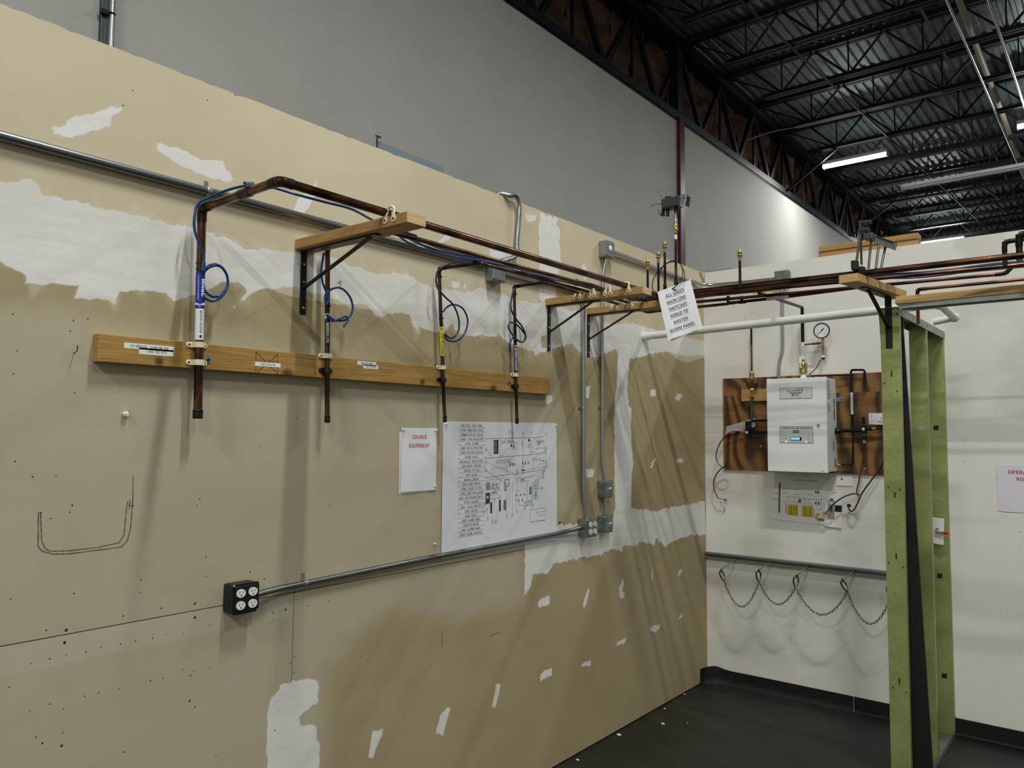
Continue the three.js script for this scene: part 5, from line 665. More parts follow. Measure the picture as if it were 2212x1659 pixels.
obj('body', box(CX0 + 0.004, CX1 - 0.002, CY0 + 0.006, CY1 - 0.004, 0.019, CZ - 0.022, 0.003, 'x'), enamelSide, cab);
const door = obj('door', box(CX0, CX1, CY0, CY1, CZ - 0.021, CZ, 0.004, 'x'), enamel, cab);
const facePlate = (a, b, map, name, label, em) => { const g = sheet([a[0], b[1], CZ + 0.0012], [b[0], b[1], CZ + 0.0012], [b[0], a[1], CZ + 0.0012], [a[0], a[1], CZ + 0.0012], 0, 1, 1); return obj(name, g, sheetMat(map, 0.4), cab, label); };
facePlate([0.6563,2.1323,0.243], [0.873,2.0548,0.243], print(512, 176, (g, W, H) => { g.fillStyle = '#d2d4d4'; g.fillRect(0, 0, W, H); g.strokeStyle = '#22262a'; g.lineWidth = 5; g.strokeRect(4, 4, W - 8, H - 8); g.fillStyle = '#0f1113'; g.font = 'italic 62px serif'; g.textAlign = 'right'; g.fillText('Gene', 258, 70); g.font = 'italic bold 66px sans-serif'; g.textAlign = 'left'; g.fillText('SYS', 256, 70, 116); g.fillRect(160, 80, 190, 12); g.fillRect(192, 104, 24, 22); g.fillStyle = '#3a3d40'; g.fillRect(222, 106, 74, 7); g.fillRect(222, 118, 90, 6); g.font = '15px sans-serif'; g.textAlign = 'center'; g.fillText('MEDICAL GAS SYSTEMS', W / 2, 154); }), 'name_plate', 'outlined name plate with script lettering');
facePlate([0.6521,1.8715,0.243], [0.8735,1.7587,0.243], print(512, 264, (g, W, H) => { g.fillStyle = '#c9cbcb'; g.fillRect(0, 0, W, H); g.strokeStyle = '#22262a'; g.lineWidth = 5; g.strokeRect(4, 4, W - 8, H - 8); g.fillStyle = '#101214'; g.font = 'bold 36px sans-serif'; g.textAlign = 'center'; g.fillText('COMPRESSED GAS MANIFOLD', W / 2, 42, 470); g.fillStyle = '#155c3e'; g.fillRect(206, 62, 96, 42); g.fillStyle = '#cfe6da'; g.font = 'bold 20px sans-serif'; g.fillText('OXYGEN', 254, 90, 84); g.fillStyle = '#24282a'; g.font = 'bold 15px sans-serif'; g.fillText('BANK IN USE', 76, 156, 62); g.fillText('BANK RDY', 76, 200, 62); g.fillText('EMPTY', 66, 244, 44); g.fillText('IN USE', 436, 156, 60); g.fillText('READY', 438, 200, 52); g.fillText('EMPTY', 450, 248, 40); }), 'control_plate', 'outlined control plate');
{ const a = [0.7245,1.8001,0.244], b = [0.7976,1.7776,0.244]; obj('display_bezel', box(a[0], b[0], b[1], a[1], CZ, CZ + 0.003), M.black, cab); obj('display', box(a[0] + 0.003, mix(a[0], b[0], 0.84), b[1] + 0.004, a[1] - 0.003, CZ + 0.003, CZ + 0.0036), std(0x123040, 0.4, 0, { emissive: new THREE.Color().setRGB(0.18, 0.62, 0.75), emissiveIntensity: 1.1 }), cab, 'glowing blue display');
  for (const c of [[0.693,1.7687,0.244], [0.8276,1.7688,0.244]]) obj('indicator_lamp', lathe([[0, 0.002], [0.006, 0.001], [0.0075, 0]], [c[0], c[1], CZ + 0.001], [0, 0, 1], 14), std(0xff9aa4, 0.4, 0, { emissive: new THREE.Color().setRGB(1, 0.32, 0.38), emissiveIntensity: 0.9 }), cab, 'lit pink indicator');
  const k = [0.9106,1.8804,0.25]; const lk = obj('lock', lathe([[0, 0.012], [0.007, 0.012], [0.009, 0.009], [0.0105, 0.003], [0.011, 0]], [k[0], k[1], CZ], [0, 0, 1], 16), M.chrome, cab); obj('keyhole', box(k[0] - 0.0012, k[0] + 0.0012, k[1] - 0.005, k[1] + 0.005, CZ + 0.012, CZ + 0.0126), M.darkSlot, lk); const m = [0.9292,1.5786,0.243]; obj('model_mark', box(m[0] - 0.01, m[0] + 0.01, m[1] - 0.002, m[1] + 0.002, CZ, CZ + 0.0005), std(0x70747a, 0.6), cab); }
for (const [y0, n] of [[2.03, 18]]) for (let k = 0; k < n; k++) if (k !== 5 && k !== 6) obj('vent_slot', box(CX1 - 0.0022, CX1 - 0.0012, y0 - 0.06 + k * 0.0118, y0 - 0.0558 + k * 0.0118, 0.15, 0.21), std(0x8f8d8a, 0.6), cab);
for (const [y, h] of [[2.03, 0.028], [1.955, 0.036], [1.63, 0.028]]) obj('knockout_hole', box(CX1 - 0.0022, CX1 - 0.0010, y - h, y + h, 0.062, 0.078), M.darkSlot, cab);
for (let k = 0; k < 4; k++) obj('vent_slot', box(CX1 - 0.0022, CX1 - 0.0012, 1.72 + k * 0.014, 1.725 + k * 0.014, 0.08, 0.11), M.darkSlot, cab);
{ const c = [0.9913,2.0541,0.03], o = thing('mounting_tab', 'bright metal tab beside the gas cabinet', 'bracket', c); obj('plate', box(CX1 - 0.001, CX1 + 0.05, c[1] - 0.014, c[1] + 0.014, 0.0186, 0.022, 0.001), M.galv, o); obj('arrow_mark', box(CX1 + 0.03, CX1 + 0.042, c[1] - 0.004, c[1] + 0.004, 0.022, 0.0225), M.blueDark, o); }
// main outlet pipe with its three piece valve and gauge
const ballValve = (o, c, s = 1) => { obj('valve_body', [lathe([[0.009, -0.05], [0.013, -0.048], [0.013, -0.03], [0.017, -0.028], [0.017, -0.018], [0.0125, -0.016], [0.0125, 0.016], [0.017, 0.018], [0.017, 0.028], [0.012, 0.03], [0.012, 0.044], [0.009, 0.048]].map(([a, b]) => [a * s, b * s]), c, [0, 1, 0], 14)], M.brass, o); for (const [a, b] of [[-1, 1], [1, 1], [-1, -1], [1, -1]]) obj('bolt', rod([c[0] + a * 0.019 * s, c[1] - 0.034 * s, c[2] + b * 0.009 * s], [c[0] + a * 0.019 * s, c[1] + 0.034 * s, c[2] + b * 0.009 * s], 0.0042 * s, 6), M.brassDull, o); };
{ const x = 0.77, z = 0.1, top = [0.7709,2.692,0.1][1], far = [0.987,2.574,1.4513], o = thing('manifold_pipe', 'dark copper outlet pipe rising from the gas cabinet to the rack', 'pipe', [x, CY1, z]);
  obj('socket', lathe([[0.02, 0], [0.022, 0.004], [0.022, 0.018], [0.017, 0.022], [0.017, 0.03]], [x, CY1 - 0.002, z]), M.white, o); ballValve(o, [x, CY1 + 0.075, z], 1.05); obj('tube', rod([x, CY1 + 0.12, z], [x, 2.42, z], r2, 14), M.copperRed, o); obj('tube', rod([x, 2.42, z], [x, top, z], r2 * 1.15, 14), M.burnt, o); obj('tube', rod([x, top, z], [far[0], y3, far[2]], r2, 14), M.burnt, o); elbow(o, [x, top, z], [0, -1, 0], [far[0] - x, y3 - top, far[2] - z], r2, 0.02);
  wrap(o, [x, 2.33, z], [x, 2.45, z], r2 * 1.15, vertical(96, 384, '#dfe0de', '#1a1a1a', 'TO ALERTS', 'bold 44px sans-serif', false), 2.8, 0.5); obj('paper_tape', bar([x - 0.016, 2.275, z + 0.012], [x - 0.013, 2.355, z + 0.01], 0.018, 0.001, [0, 0, 1]), M.paper, o);
  const c = [0.9037,2.5177,0.1], g = thing('pressure_gauge', 'round white faced pressure gauge on a brass tee', 'gauge', [c[0], c[1], z]); const gx = c[0], gy = c[1];
  obj('case', lathe([[0, -0.028], [0.045, -0.028], [0.0475, -0.02], [0.0475, -0.002], [0.054, -0.001], [0.054, 0.006], [0.048, 0.008], [0.0465, 0.003]], [gx, gy, z + 0.02], [0, 0, 1], 36), M.black, g);
  obj('dial', (() => { const q = strip(new THREE.CircleGeometry(0.047, 36)); q.translate(gx, gy, z + 0.0232); return q; })(), sheetMat(print(256, 256, (k) => { k.fillStyle = '#e6e8ea'; k.fillRect(0, 0, 256, 256); k.translate(128, 128); k.strokeStyle = '#15181a'; for (let i = 0; i <= 40; i++) { const a = (135 + i * 6.75) * Math.PI / 180, b = i % 5 ? 98 : 88; k.lineWidth = i % 5 ? 2 : 4; k.beginPath(); k.moveTo(Math.cos(a) * 108, Math.sin(a) * 108); k.lineTo(Math.cos(a) * b, Math.sin(a) * b); k.stroke(); } k.fillStyle = '#15181a'; k.font = 'bold 19px sans-serif'; k.textAlign = 'center'; ['0', '10', '20', '30', '40', '50', '60', '80', '100'].forEach((t, i) => { const a = (135 + i * 33.75) * Math.PI / 180; k.fillText(t, Math.cos(a) * 72, Math.sin(a) * 72 + 7); }); k.font = '14px sans-serif'; k.fillText('PSI', 0, 40); }), 0.3), g);
  obj('needle', bar([gx - 0.03, gy - 0.03, z + 0.0245], [gx + 0.014, gy + 0.014, z + 0.0245], 0.003, 0.001, [0, 0, 1]), M.black, g); obj('needle_hub', bar([gx - 0.002, gy - 0.002, z + 0.025], [gx + 0.012, gy + 0.013, z + 0.025], 0.008, 0.0015, [0, 0, 1]), M.black, g);
  const t = thing('brass_tee', 'brass tee and fittings joining gauge and outlet pipe', 'fitting', [gx, gy - 0.09, z]); obj('tee', [box(gx - 0.009, gx + 0.009, gy - 0.1, gy - 0.058, z - 0.009, z + 0.009, 0.003), rod([gx, gy - 0.06, z], [gx, gy - 0.046, z], 0.006, 10)], M.brass, t); obj('side_nipple', lathe([[0.005, 0], [0.006, 0.01], [0.0085, 0.012], [0.0085, 0.03], [0.006, 0.034], [0.008, 0.038], [0.008, 0.056], [0.005, 0.06], [0.005, 0.135]], [gx - 0.009, gy - 0.082, z], [-1, -0.02, 0], 10), std(0x6b4a34, 0.4, 0.7), t); obj('lower_nipple', lathe([[0.005, 0], [0.007, 0.004], [0.008, 0.02], [0.005, 0.03], [0.005, 0.05], [0.009, 0.055], [0.009, 0.066]], [gx, gy - 0.1, z], [0, -1, 0], 12), std(0x8a6a52, 0.4, 0.7), t); obj('sensor_cap', lathe([[0.011, 0.066], [0.0125, 0.07], [0.0125, 0.08]], [gx, gy - 0.1, z], [0, -1, 0], 12), M.white, t); obj('sensor_band', lathe([[0.0125, 0.08], [0.012, 0.092]], [gx, gy - 0.1, z], [0, -1, 0], 12), M.black, t); obj('sensor_end', lathe([[0.012, 0.092], [0.011, 0.1], [0.004, 0.108]], [gx, gy - 0.1, z], [0, -1, 0], 12), M.chrome, t); obj('lead', wire([[gx, gy - 0.2, z], [0.8878,2.3203,0.1], [0.8594,2.2714,0.1], [0.8187,2.236,0.09], [0.8029,2.2215,0.08]], 0.003, 8), M.blackMetal, t); }
// feed line on the near side of the cabinet
{ const x = 0.392, z = 0.06, v = [0.3882,2.237,0.06][1], o = thing('feed_pipe', 'bright copper feed pipe with brass valve left of the gas cabinet', 'pipe', [x, 1.95, z]);
  obj('tube', rod([x, v + 0.03, z], [x, 2.46, z], 0.0065, 12), M.copperRed, o); obj('tube', rod([x, 2.46, z], [x, 2.6, z], 0.0072, 12), M.burnt, o); ballValve(o, [x, v, z], 0.72); obj('tube', rod([x, v - 0.03, z], [x, v - 0.1, z], 0.0066, 12), M.copper, o); obj('white_collar', lathe([[0.009, 0], [0.011, 0.002], [0.011, 0.012], [0.009, 0.014]], [x, [0.3833,2.1335,0.06][1], z]), M.ivory, o); obj('switch_bulb', [box(x + 0.018, x + 0.042, v - 0.085, v - 0.055, z - 0.012, z + 0.012, 0.003)], M.black, o); obj('switch_glass', box(x + 0.02, x + 0.038, v - 0.055, v - 0.015, z - 0.01, z + 0.01, 0.003), std(0x6f6a58, 0.2, 0.2), o); obj('ring_clamp', lathe([[0.006, 0], [0.018, 0.001], [0.018, 0.009], [0.006, 0.01]], [x - 0.003, [0.3791,2.0768,0.06][1], z]), M.black, o);
  const g0 = [0.3755,2.0636,0.06][1], g1 = [0.37,1.917,0.06][1]; obj('green_tube', rod([x - 0.004, g0, z], [x - 0.008, g1, z], 0.0085, 12), std(0x0f5a3f, 0.4), o, 'green painted tube');
  const b = [0.3589,1.8604,0.06], q = thing('regulator_block', 'black regulator block with small white dial left of the cabinet', 'regulator', [b[0], b[1] - 0.04, z]); obj('block', [box(b[0] - 0.016, b[0] + 0.016, b[1] - 0.025, b[1] + 0.05, z - 0.03, z + 0.016, 0.004), rod([b[0], b[1] - 0.02, z], [b[0], b[1] - 0.065, z], 0.011, 12), rod([b[0], b[1] - 0.03, z - 0.01], [CX0 + 0.01, b[1] - 0.03, z - 0.01], 0.011, 12), rod([b[0] + 0.02, b[1] + 0.055, z - 0.02], [CX0 + 0.01, b[1] + 0.055, z - 0.02], 0.008, 12), rod([b[0] + 0.03, b[1] - 0.05, z], [b[0] + 0.03, b[1] + 0.0, z], 0.008, 10)], M.blackMetal, q); obj('dial', lathe([[0, 0.007], [0.009, 0.006], [0.0105, 0]], [b[0] - 0.004, b[1] - 0.032, z + 0.016], [0, 0, 1], 16), std(0xcfc6c0, 0.4), q); obj('inlet', rod([b[0] - 0.016, b[1] - 0.024, z], [b[0] - 0.055, b[1] - 0.024, z], 0.0085, 10), M.brass, q);
  const k = thing('copper_pigtail', 'coiled copper pigtail hanging left of the plywood panel', 'tubing', [0.2972,1.8502,0.07]); obj('tube', wire([[b[0] - 0.05, b[1] - 0.024, z], [0.2304,1.8299,0.07], [0.1657,1.7753,0.07], [0.1335,1.7071,0.08], [0.1264,1.6461,0.09], [0.1518,1.5964,0.1], [0.1941,1.5708,0.1], [0.2322,1.5785,0.09], [0.2168,1.5908,0.07], [0.1589,1.5684,0.06], [0.1153,1.5228,0.06], [0.0929,1.4675,0.06], [0.0959,1.4066,0.06], [0.1241,1.3471,0.06]], 0.0042, 8, 120), M.copperRed, k); const e = [0.1767,1.3361,0.05]; obj('end_nut', lathe([[0.004, -0.01], [0.011, -0.006], [0.0115, 0.008], [0.006, 0.012], [0.004, 0.012]], e, [0.3, 0, 1], 12), M.brassDull, k); obj('stem', rod([0.1241,1.3471,0.06], e, 0.0045, 8), M.galv, k); obj('safety_wire', wire([[0.1418,1.3279,0.06], [0.1477,1.2939,0.05], [0.1603,1.2832,0.03], [0.1521,1.255,0.02]], 0.0018, 6), M.galv, k);
  const w0 = [0.3009,2.0562,0.03], w1 = [0.4804,2.1419,0.03], w = thing('wood_block', 'small plywood block behind the green tube', 'block', w0); obj('block', box(w0[0], CX0 + 0.004, w0[1], w1[1], 0.0187, 0.036, 0.002, 'x'), M.fir, w);
  const p = thing('paper_sheet', 'crumpled tilted paper strip behind the black regulator', 'paper', [0.2915,1.8775,0.03]); obj('page', sheet([0.176,1.8094,0.035], [0.4019,1.8707,0.03], [0.4028,1.9339,0.03], [0.1875,1.8741,0.035], 0.008), std(0xa9a4a0, 0.85, 0, { side: THREE.DoubleSide }), p); }
// reserve line on the far side of the cabinet
{ const z = 0.06, o = thing('reserve_line', 'black reserve piping with inverted bend right of the gas cabinet', 'pipe', [1.03, 1.9, z]); const a = [0.8184,2.217,0.09], b = [1.0677,2.2145,0.06], u = [1.0684,2.2485,0.06], v = [1.155,2.2444,0.06], d = [1.1532,2.162,0.06], e = [1.0717,1.8457,0.06], c0 = [0.948,1.8422,0.06], c1 = [1.1236,1.8489,0.06];
  obj('tube', rod(a, b, 0.005, 10), M.burnt, o); obj('brass_fitting', rod([a[0] + 0.02, a[1], a[2] - 0.006], [a[0] + 0.05, a[1], a[2] - 0.01], 0.007, 8), M.brass, o); obj('tube', pipe([e, [u[0], u[1], z], [v[0], v[1], z], [d[0], d[1], z]], 0.0072, 0.018, 12), M.burnt, o); obj('vent_cap', rod([d[0], d[1] - 0.022, z], [d[0], d[1] + 0.005, z], 0.0105, 12), M.burnt, o); obj('tube', rod([CX1 - 0.01, c0[1], z], [c1[0] + 0.02, c1[1], z], 0.012, 12), M.blackMetal, o); obj('hub', lathe([[0.01, 0], [0.022, 0.004], [0.022, 0.016], [0.016, 0.03]], [CX1 - 0.002, c0[1], z], [1, 0, 0], 8), M.blackMetal, o); obj('brass_ring', torus(0.016, 0.004, [CX1 + 0.001, c0[1], z], [1, 0, 0]), M.brass, o);
  wrap(o, [u[0] + 0.002, [1.0623,1.953,0.06][1], z], [u[0] + 0.001, [1.0653,2.0974,0.06][1], z], 0.0074, vertical(64, 320, '#dcdcd8', '#333333', 'RESERVE SUPPLY', 'bold 30px sans-serif', true), 2.9, 0.4);
  const f0 = [0.9164,1.6102,0.1], f1 = [1.0671,1.6196,0.05]; obj('drain_tube', pipe([[CX1 - 0.005, f0[1] + 0.006, 0.05], [f1[0], f1[1], 0.05], [f1[0] + 0.004, e[1], 0.05]], 0.0055, 0.02, 10), M.burnt, o); obj('brass_tube', rod([CX1 - 0.004, f0[1] + 0.006, 0.05], [CX1 + 0.03, f0[1] + 0.0055, 0.05], 0.0065, 10), M.brass, o);
  const b2 = [1.1409,1.858,0.06], q = thing('regulator_block', 'black and green regulator with small dial right of the cabinet', 'regulator', [b2[0], b2[1] - 0.05, z]); obj('block', [box(b2[0] - 0.013, b2[0] + 0.013, b2[1] - 0.03, b2[1] + 0.025, z - 0.03, z + 0.014, 0.004), rod([b2[0], b2[1] + 0.02, z], [b2[0], b2[1] + 0.075, z], 0.011, 12), rod([b2[0], b2[1] - 0.02, z], [b2[0], b2[1] - 0.075, z], 0.012, 12), rod([b2[0] + 0.01, b2[1], z], [b2[0] + 0.05, b2[1], z], 0.012, 12)], M.blackMetal, q); obj('green_band', [rod([b2[0], b2[1] + 0.02, z + 0.002], [b2[0], b2[1] + 0.028, z + 0.002], 0.0125, 12), rod([b2[0], b2[1] - 0.046, z + 0.002], [b2[0], b2[1] - 0.034, z + 0.002], 0.0128, 12)], std(0x1f6a52, 0.5), q); obj('dial', lathe([[0, 0.006], [0.009, 0.005], [0.0105, 0]], [b2[0], b2[1] - 0.004, z + 0.014], [0, 0, 1], 16), std(0xcfc6c0, 0.4), q); obj('brass_nut', rod([b2[0] + 0.05, b2[1], z], [b2[0] + 0.075, b2[1], z], 0.0105, 8), M.brass, q); obj('brass_plug', rod([b2[0] + 0.001, b2[1] - 0.095, z], [b2[0] + 0.001, b2[1] - 0.075, z], 0.011, 8), M.brass, q); obj('side_tube', rod([b2[0] + 0.07, b2[1], z], [b2[0] + 0.2, b2[1], z], 0.006, 8), M.burnt, q);
  const k = thing('copper_pigtail', 'copper pigtail looping down toward the yellow cylinder chart', 'tubing', [1.1119,1.5728,0.06]); obj('tube', wire([[b2[0] + 0.001, b2[1] - 0.09, z], [1.137,1.6794,0.06], [1.1149,1.579,0.06], [1.1045,1.5065,0.07], [1.0944,1.4463,0.08], [1.105,1.4174,0.09], [1.119,1.4092,0.09], [1.1109,1.4267,0.09], [1.0712,1.43,0.08], [1.0098,1.4054,0.08], [0.9532,1.3624,0.08], [0.9137,1.317,0.08]], 0.0044, 8, 110), M.copperRed, k); const e2 = [0.8862,1.2867,0.07]; obj('end_nut', torus(0.0105, 0.0042, e2, [0.2, 0, 1], 18), M.brass, k); obj('stem', rod([0.9137,1.317,0.08], e2, 0.005, 8), M.galv, k);
  const m = thing('copper_pigtail', 'dark copper pigtail ending beside the green stud', 'tubing', [1.1706,1.5146,0.05]); obj('tube', wire([[b2[0] + 0.2, b2[1], z], [1.2722,1.6972,0.05], [1.2283,1.5947,0.05], [1.1731,1.5151,0.06], [1.1229,1.4352,0.07], [1.093,1.3674,0.07], [1.0691,1.3237,0.07], [1.0461,1.3153,0.06], [1.0293,1.3347,0.05]], 0.0044, 8, 90), M.burnt, m); obj('end_nut', lathe([[0, -0.012], [0.011, -0.008], [0.012, 0.01], [0.006, 0.014], [0, 0.014]], [1.0327,1.3495,0.04], [0, 0, 1], 12), M.blackMetal, m);
  const s0 = [1.1649,1.8855,0.04], s1 = [1.2676,1.9603,0.04], s = thing('paper_sign', 'small white card with red print beside the nearest green stud', 'paper', s0); obj('page', sheet([s0[0], s0[1], 0.03], [s1[0] + 0.03, s0[1] - 0.002, 0.03], [s1[0] + 0.03, s1[1], 0.028], [s0[0], s1[1], 0.028], 0.002), sheetMat(print(256, 128, (g) => { g.fillStyle = '#dcd9dc'; g.fillRect(0, 0, 256, 128); g.fillStyle = '#777'; g.fillRect(30, 24, 6, 26); g.font = 'bold 20px sans-serif'; g.fillText('HIGH', 140, 66); g.fillStyle = '#a8323c'; g.fillText('PRESSURE', 104, 104); })), s); }
// charts on the back wall
const chartPrint = print(768, 680, (g, W, H) => { g.fillStyle = '#dcdad4'; g.fillRect(0, 0, W, H); g.fillStyle = '#2c2e32'; g.font = 'bold 22px sans-serif'; g.textAlign = 'center'; g.fillText('GAS MANIFOLD SYSTEM DIAGRAM', 480, 50, 330); g.fillStyle = '#55565e'; g.fillRect(102, 86, 26, 480); g.fillStyle = '#3c3e42'; for (const [x, y, w] of [[10, 256, 90], [10, 345, 90], [10, 366, 80], [150, 178, 130], [150, 196, 70], [290, 184, 120], [160, 250, 70], [330, 258, 60], [520, 250, 70], [190, 300, 220], [430, 318, 260], [160, 395, 50], [640, 460, 60]]) g.fillRect(x, y, w, 5); g.fillRect(612, 196, 58, 34); g.fillStyle = '#ccc'; g.fillRect(632, 206, 18, 14); g.fillStyle = '#6a6b74'; g.fillRect(378, 326, 44, 62); g.strokeStyle = '#33353a'; g.lineWidth = 3; for (const x of [250, 320, 470, 535]) { g.beginPath(); g.moveTo(x, 320); g.lineTo(x, 385); g.stroke(); } g.beginPath(); g.moveTo(215, 430); g.lineTo(215, 380); g.lineTo(575, 392); g.lineTo(575, 440); g.moveTo(700, 220); g.lineTo(700, 470); g.stroke(); g.beginPath(); g.arc(645, 376, 32, 0, 7); g.fillStyle = '#1c1d20'; g.fill(); g.fillStyle = '#dad9d6'; g.fillRect(632, 346, 24, 60); for (let k = 0; k < 4; k++) { for (const x0 of [232, 432]) { g.fillStyle = k % 2 ? '#b09414' : '#c4a81c'; g.fillRect(x0 + k * 36, 432, 30, 158); g.fillStyle = '#3a340e'; g.fillRect(x0 + 28 + k * 36, 432, 5, 158); g.fillRect(x0 + 10 + k * 36, 412, 9, 22); } } g.fillStyle = '#17181a'; g.fillRect(206, 430, 8, 140); g.fillRect(592, 450, 8, 140); g.fillStyle = '#7d7a7c'; g.fillRect(640, 590, 128, 42); g.fillStyle = '#c4a81c'; g.save(); g.translate(640, 560); g.rotate(0.5); g.fillRect(-18, -40, 36, 90); g.restore(); });
{ const o = thing('wall_chart', 'chart of yellow gas cylinders taped below the cabinet', 'poster', [0.75, 1.2, 0]); const a = [0.5064,1.5158,0], b = [0.8818,1.5216,0], c = [0.8757,1.2059,0], d = [0.4952,1.218,0]; obj('page', sheet([d[0], d[1], 0.002], [c[0], c[1], 0.004], [b[0], b[1], 0.002], [a[0], a[1], 0.002], 0.003), sheetMat(chartPrint), o);
  const p = thing('wall_chart', 'narrow curling brochure overlapping the cylinder chart', 'poster', [0.95, 1.2, 0]); obj('page', sheet([c[0] - 0.015, c[1] - 0.01, 0.006], [[0.9773,1.1924,0][0], [0.9773,1.1924,0][1], 0.012], [[0.9816,1.4051,0][0], [0.9824,1.4422,0][1], 0.003], [b[0] - 0.012, [0.8681,1.4426,0][1], 0.005], 0.006), sheetMat(print(256, 480, (g) => { g.fillStyle = '#dddbd5'; g.fillRect(0, 0, 256, 480); g.fillStyle = '#8a888c'; g.fillRect(50, 130, 96, 250); g.fillStyle = '#c9c8c6'; g.fillRect(66, 150, 50, 30); g.fillStyle = '#3a3c42'; g.fillRect(80, 110, 44, 26); g.fillRect(80, 200, 36, 80); g.fillStyle = '#101420'; g.fillRect(150, 190, 104, 86); g.fillStyle = '#777'; g.fillRect(90, 24, 90, 6); g.fillRect(100, 40, 70, 5); })), p);
  const q = thing('outlet_cover', 'small white cover plate with a dark hole under the plywood', 'cover', [0.9957,1.517,0]); const e = [0.9443,1.4744,0], f = [1.0493,1.5469,0]; obj('plate', box(e[0], f[0], e[1], f[1], 0.0005, 0.006, 0.002), M.white, q); const h = [0.9797,1.5197,0.006]; obj('hole', lathe([[0, 0.0006], [0.006, 0.0006], [0.006, 0]], [h[0], h[1], 0.006], [0, 0, 1], 12), M.darkSlot, q); }
{ const a = [1.8677,1.6427,0], b = [1.8667,1.3667,0], o = thing('paper_sign', 'white sheet with red lettering cut by the right picture edge', 'paper', [2.0, 1.37, 0]); obj('page', sheet([a[0] + 0.002, b[1], 0.002], [a[0] + 0.282, b[1] - 0.004, 0.002], [a[0] + 0.28, a[1] - 0.004, 0.002], [a[0], a[1], 0.002], 0.002), sheetMat(print(660, 640, (g, W, H) => { g.fillStyle = '#d6d3da'; g.fillRect(0, 0, W, H); g.fillStyle = '#a3263c'; g.font = 'bold 70px sans-serif'; g.textAlign = 'center'; g.fillText('OPERATING', 330, 118, 424); g.fillText('ROOM', 330, 210, 200); g.fillStyle = '#888'; g.fillRect(0, 150, 5, 60); })), o); }
// ---------- strut rail with eye bolts, clips and chains ----------
{ const o = thing('strut_rail', 'steel strut channel rail fixed low along the back wall', 'rail', [0.7, 0.9, 0]); const s = new THREE.Shape(); [[0, 0], [0.041, 0], [0.041, 0.011], [0.034, 0.011], [0.034, 0.008], [0.0385, 0.008], [0.0385, 0.0025], [0.0025, 0.0025], [0.0025, 0.0385], [0.0385, 0.0385], [0.0385, 0.033], [0.034, 0.033], [0.034, 0.03], [0.041, 0.03], [0.041, 0.041], [0, 0.041]].forEach(([a, b], i) => (i ? s.lineTo(a, b) : s.moveTo(a, b))); obj('channel', extrude(s, 1.46, basis([0, 0, 1], [0, 1, 0], [-1, 0, 0], [1.465, 0.902, 0.0006])), std(0x8c9496, 0.4, 0.75), o); }
const EYES = [[[0.2413,0.9202,0.04], [0.1968,0.849,0.19]], [[0.502,0.9221,0.04], [0.4698,0.8805,0.19]], [[0.7572,0.9249,0.04], [0.7288,0.8738,0.19]], [[1.0584,0.9225,0.04], [1.0213,0.8823,0.19]], [[1.33, 0.923, 0.04], [1.30, 0.885, 0.19]]];
const LAB = ['nearest the left corner', 'second from the left corner', 'in the middle of the rail', 'second from the green stud', 'half hidden by the green stud'];
const CLIPS = EYES.map(([a, e], i) => {
  const o = thing('eye_bolt', `steel eye bolt in the strut rail, ${LAB[i]}`, 'eye bolt', a, 'eye bolts on the rail'); const b = [e[0] + (a[0] - e[0]) * 0.08, e[1] + (a[1] - e[1]) * 0.08, e[2] - 0.012]; obj('shank', rod([a[0], a[1], 0.02], b, 0.0052, 10), M.galv, o); obj('eye', torus(0.0125, 0.0042, [e[0], e[1] - 0.002, e[2]], [0.75, 0.2, 0.6]), M.chrome, o); obj('nut', lathe([[0.0045, -0.004], [0.009, -0.004], [0.009, 0.004], [0.0045, 0.004]], b, [e[0] - a[0], e[1] - a[1], e[2] - a[2]], 6), M.galv, o);
  const c = thing('carabiner', `dark carabiner clip hanging from the eye bolt, ${LAB[i]}`, 'carabiner', [e[0], e[1] - 0.08, e[2]], 'carabiners on the rail'); const t = [0.35, 0.05, -0.1, 0.45, 0.1][i], L = 0.074; const P = Array.from({ length: 25 }, (_, k) => { const q = k / 24 * Math.PI * 2, w = 0.0165 * (1 + 0.25 * Math.sin(q)); const lx = Math.cos(q) * w, ly = Math.sin(q) * L / 2 - L / 2 + 0.004; return new THREE.Vector3(e[0] + lx * Math.cos(t) - ly * Math.sin(t) * 1.0, e[1] - 0.006 + ly * Math.cos(t) + lx * Math.sin(t) * 0.4, e[2] + 0.002 * Math.cos(q)); });
  obj('hook', sweep(P.slice(0, 20), 0.0048, 8), M.blackMetal, c); obj('gate', sweep(P.slice(19), 0.0036, 8), M.galv, c); return P[18];
});
const linkGeo = strip((() => { const g = new THREE.TorusGeometry(0.0072, 0.0021, 6, 14); g.scale(1.9, 1, 1); return g; })()), linkMat = std(0x8a8676, 0.32, 0.9);
const LOW = [[0.3639,0.617,0.19][1], [0.62,0.6694,0.19][1], [0.8747,0.6431,0.19][1], [1.1776,0.6314,0.19][1]];
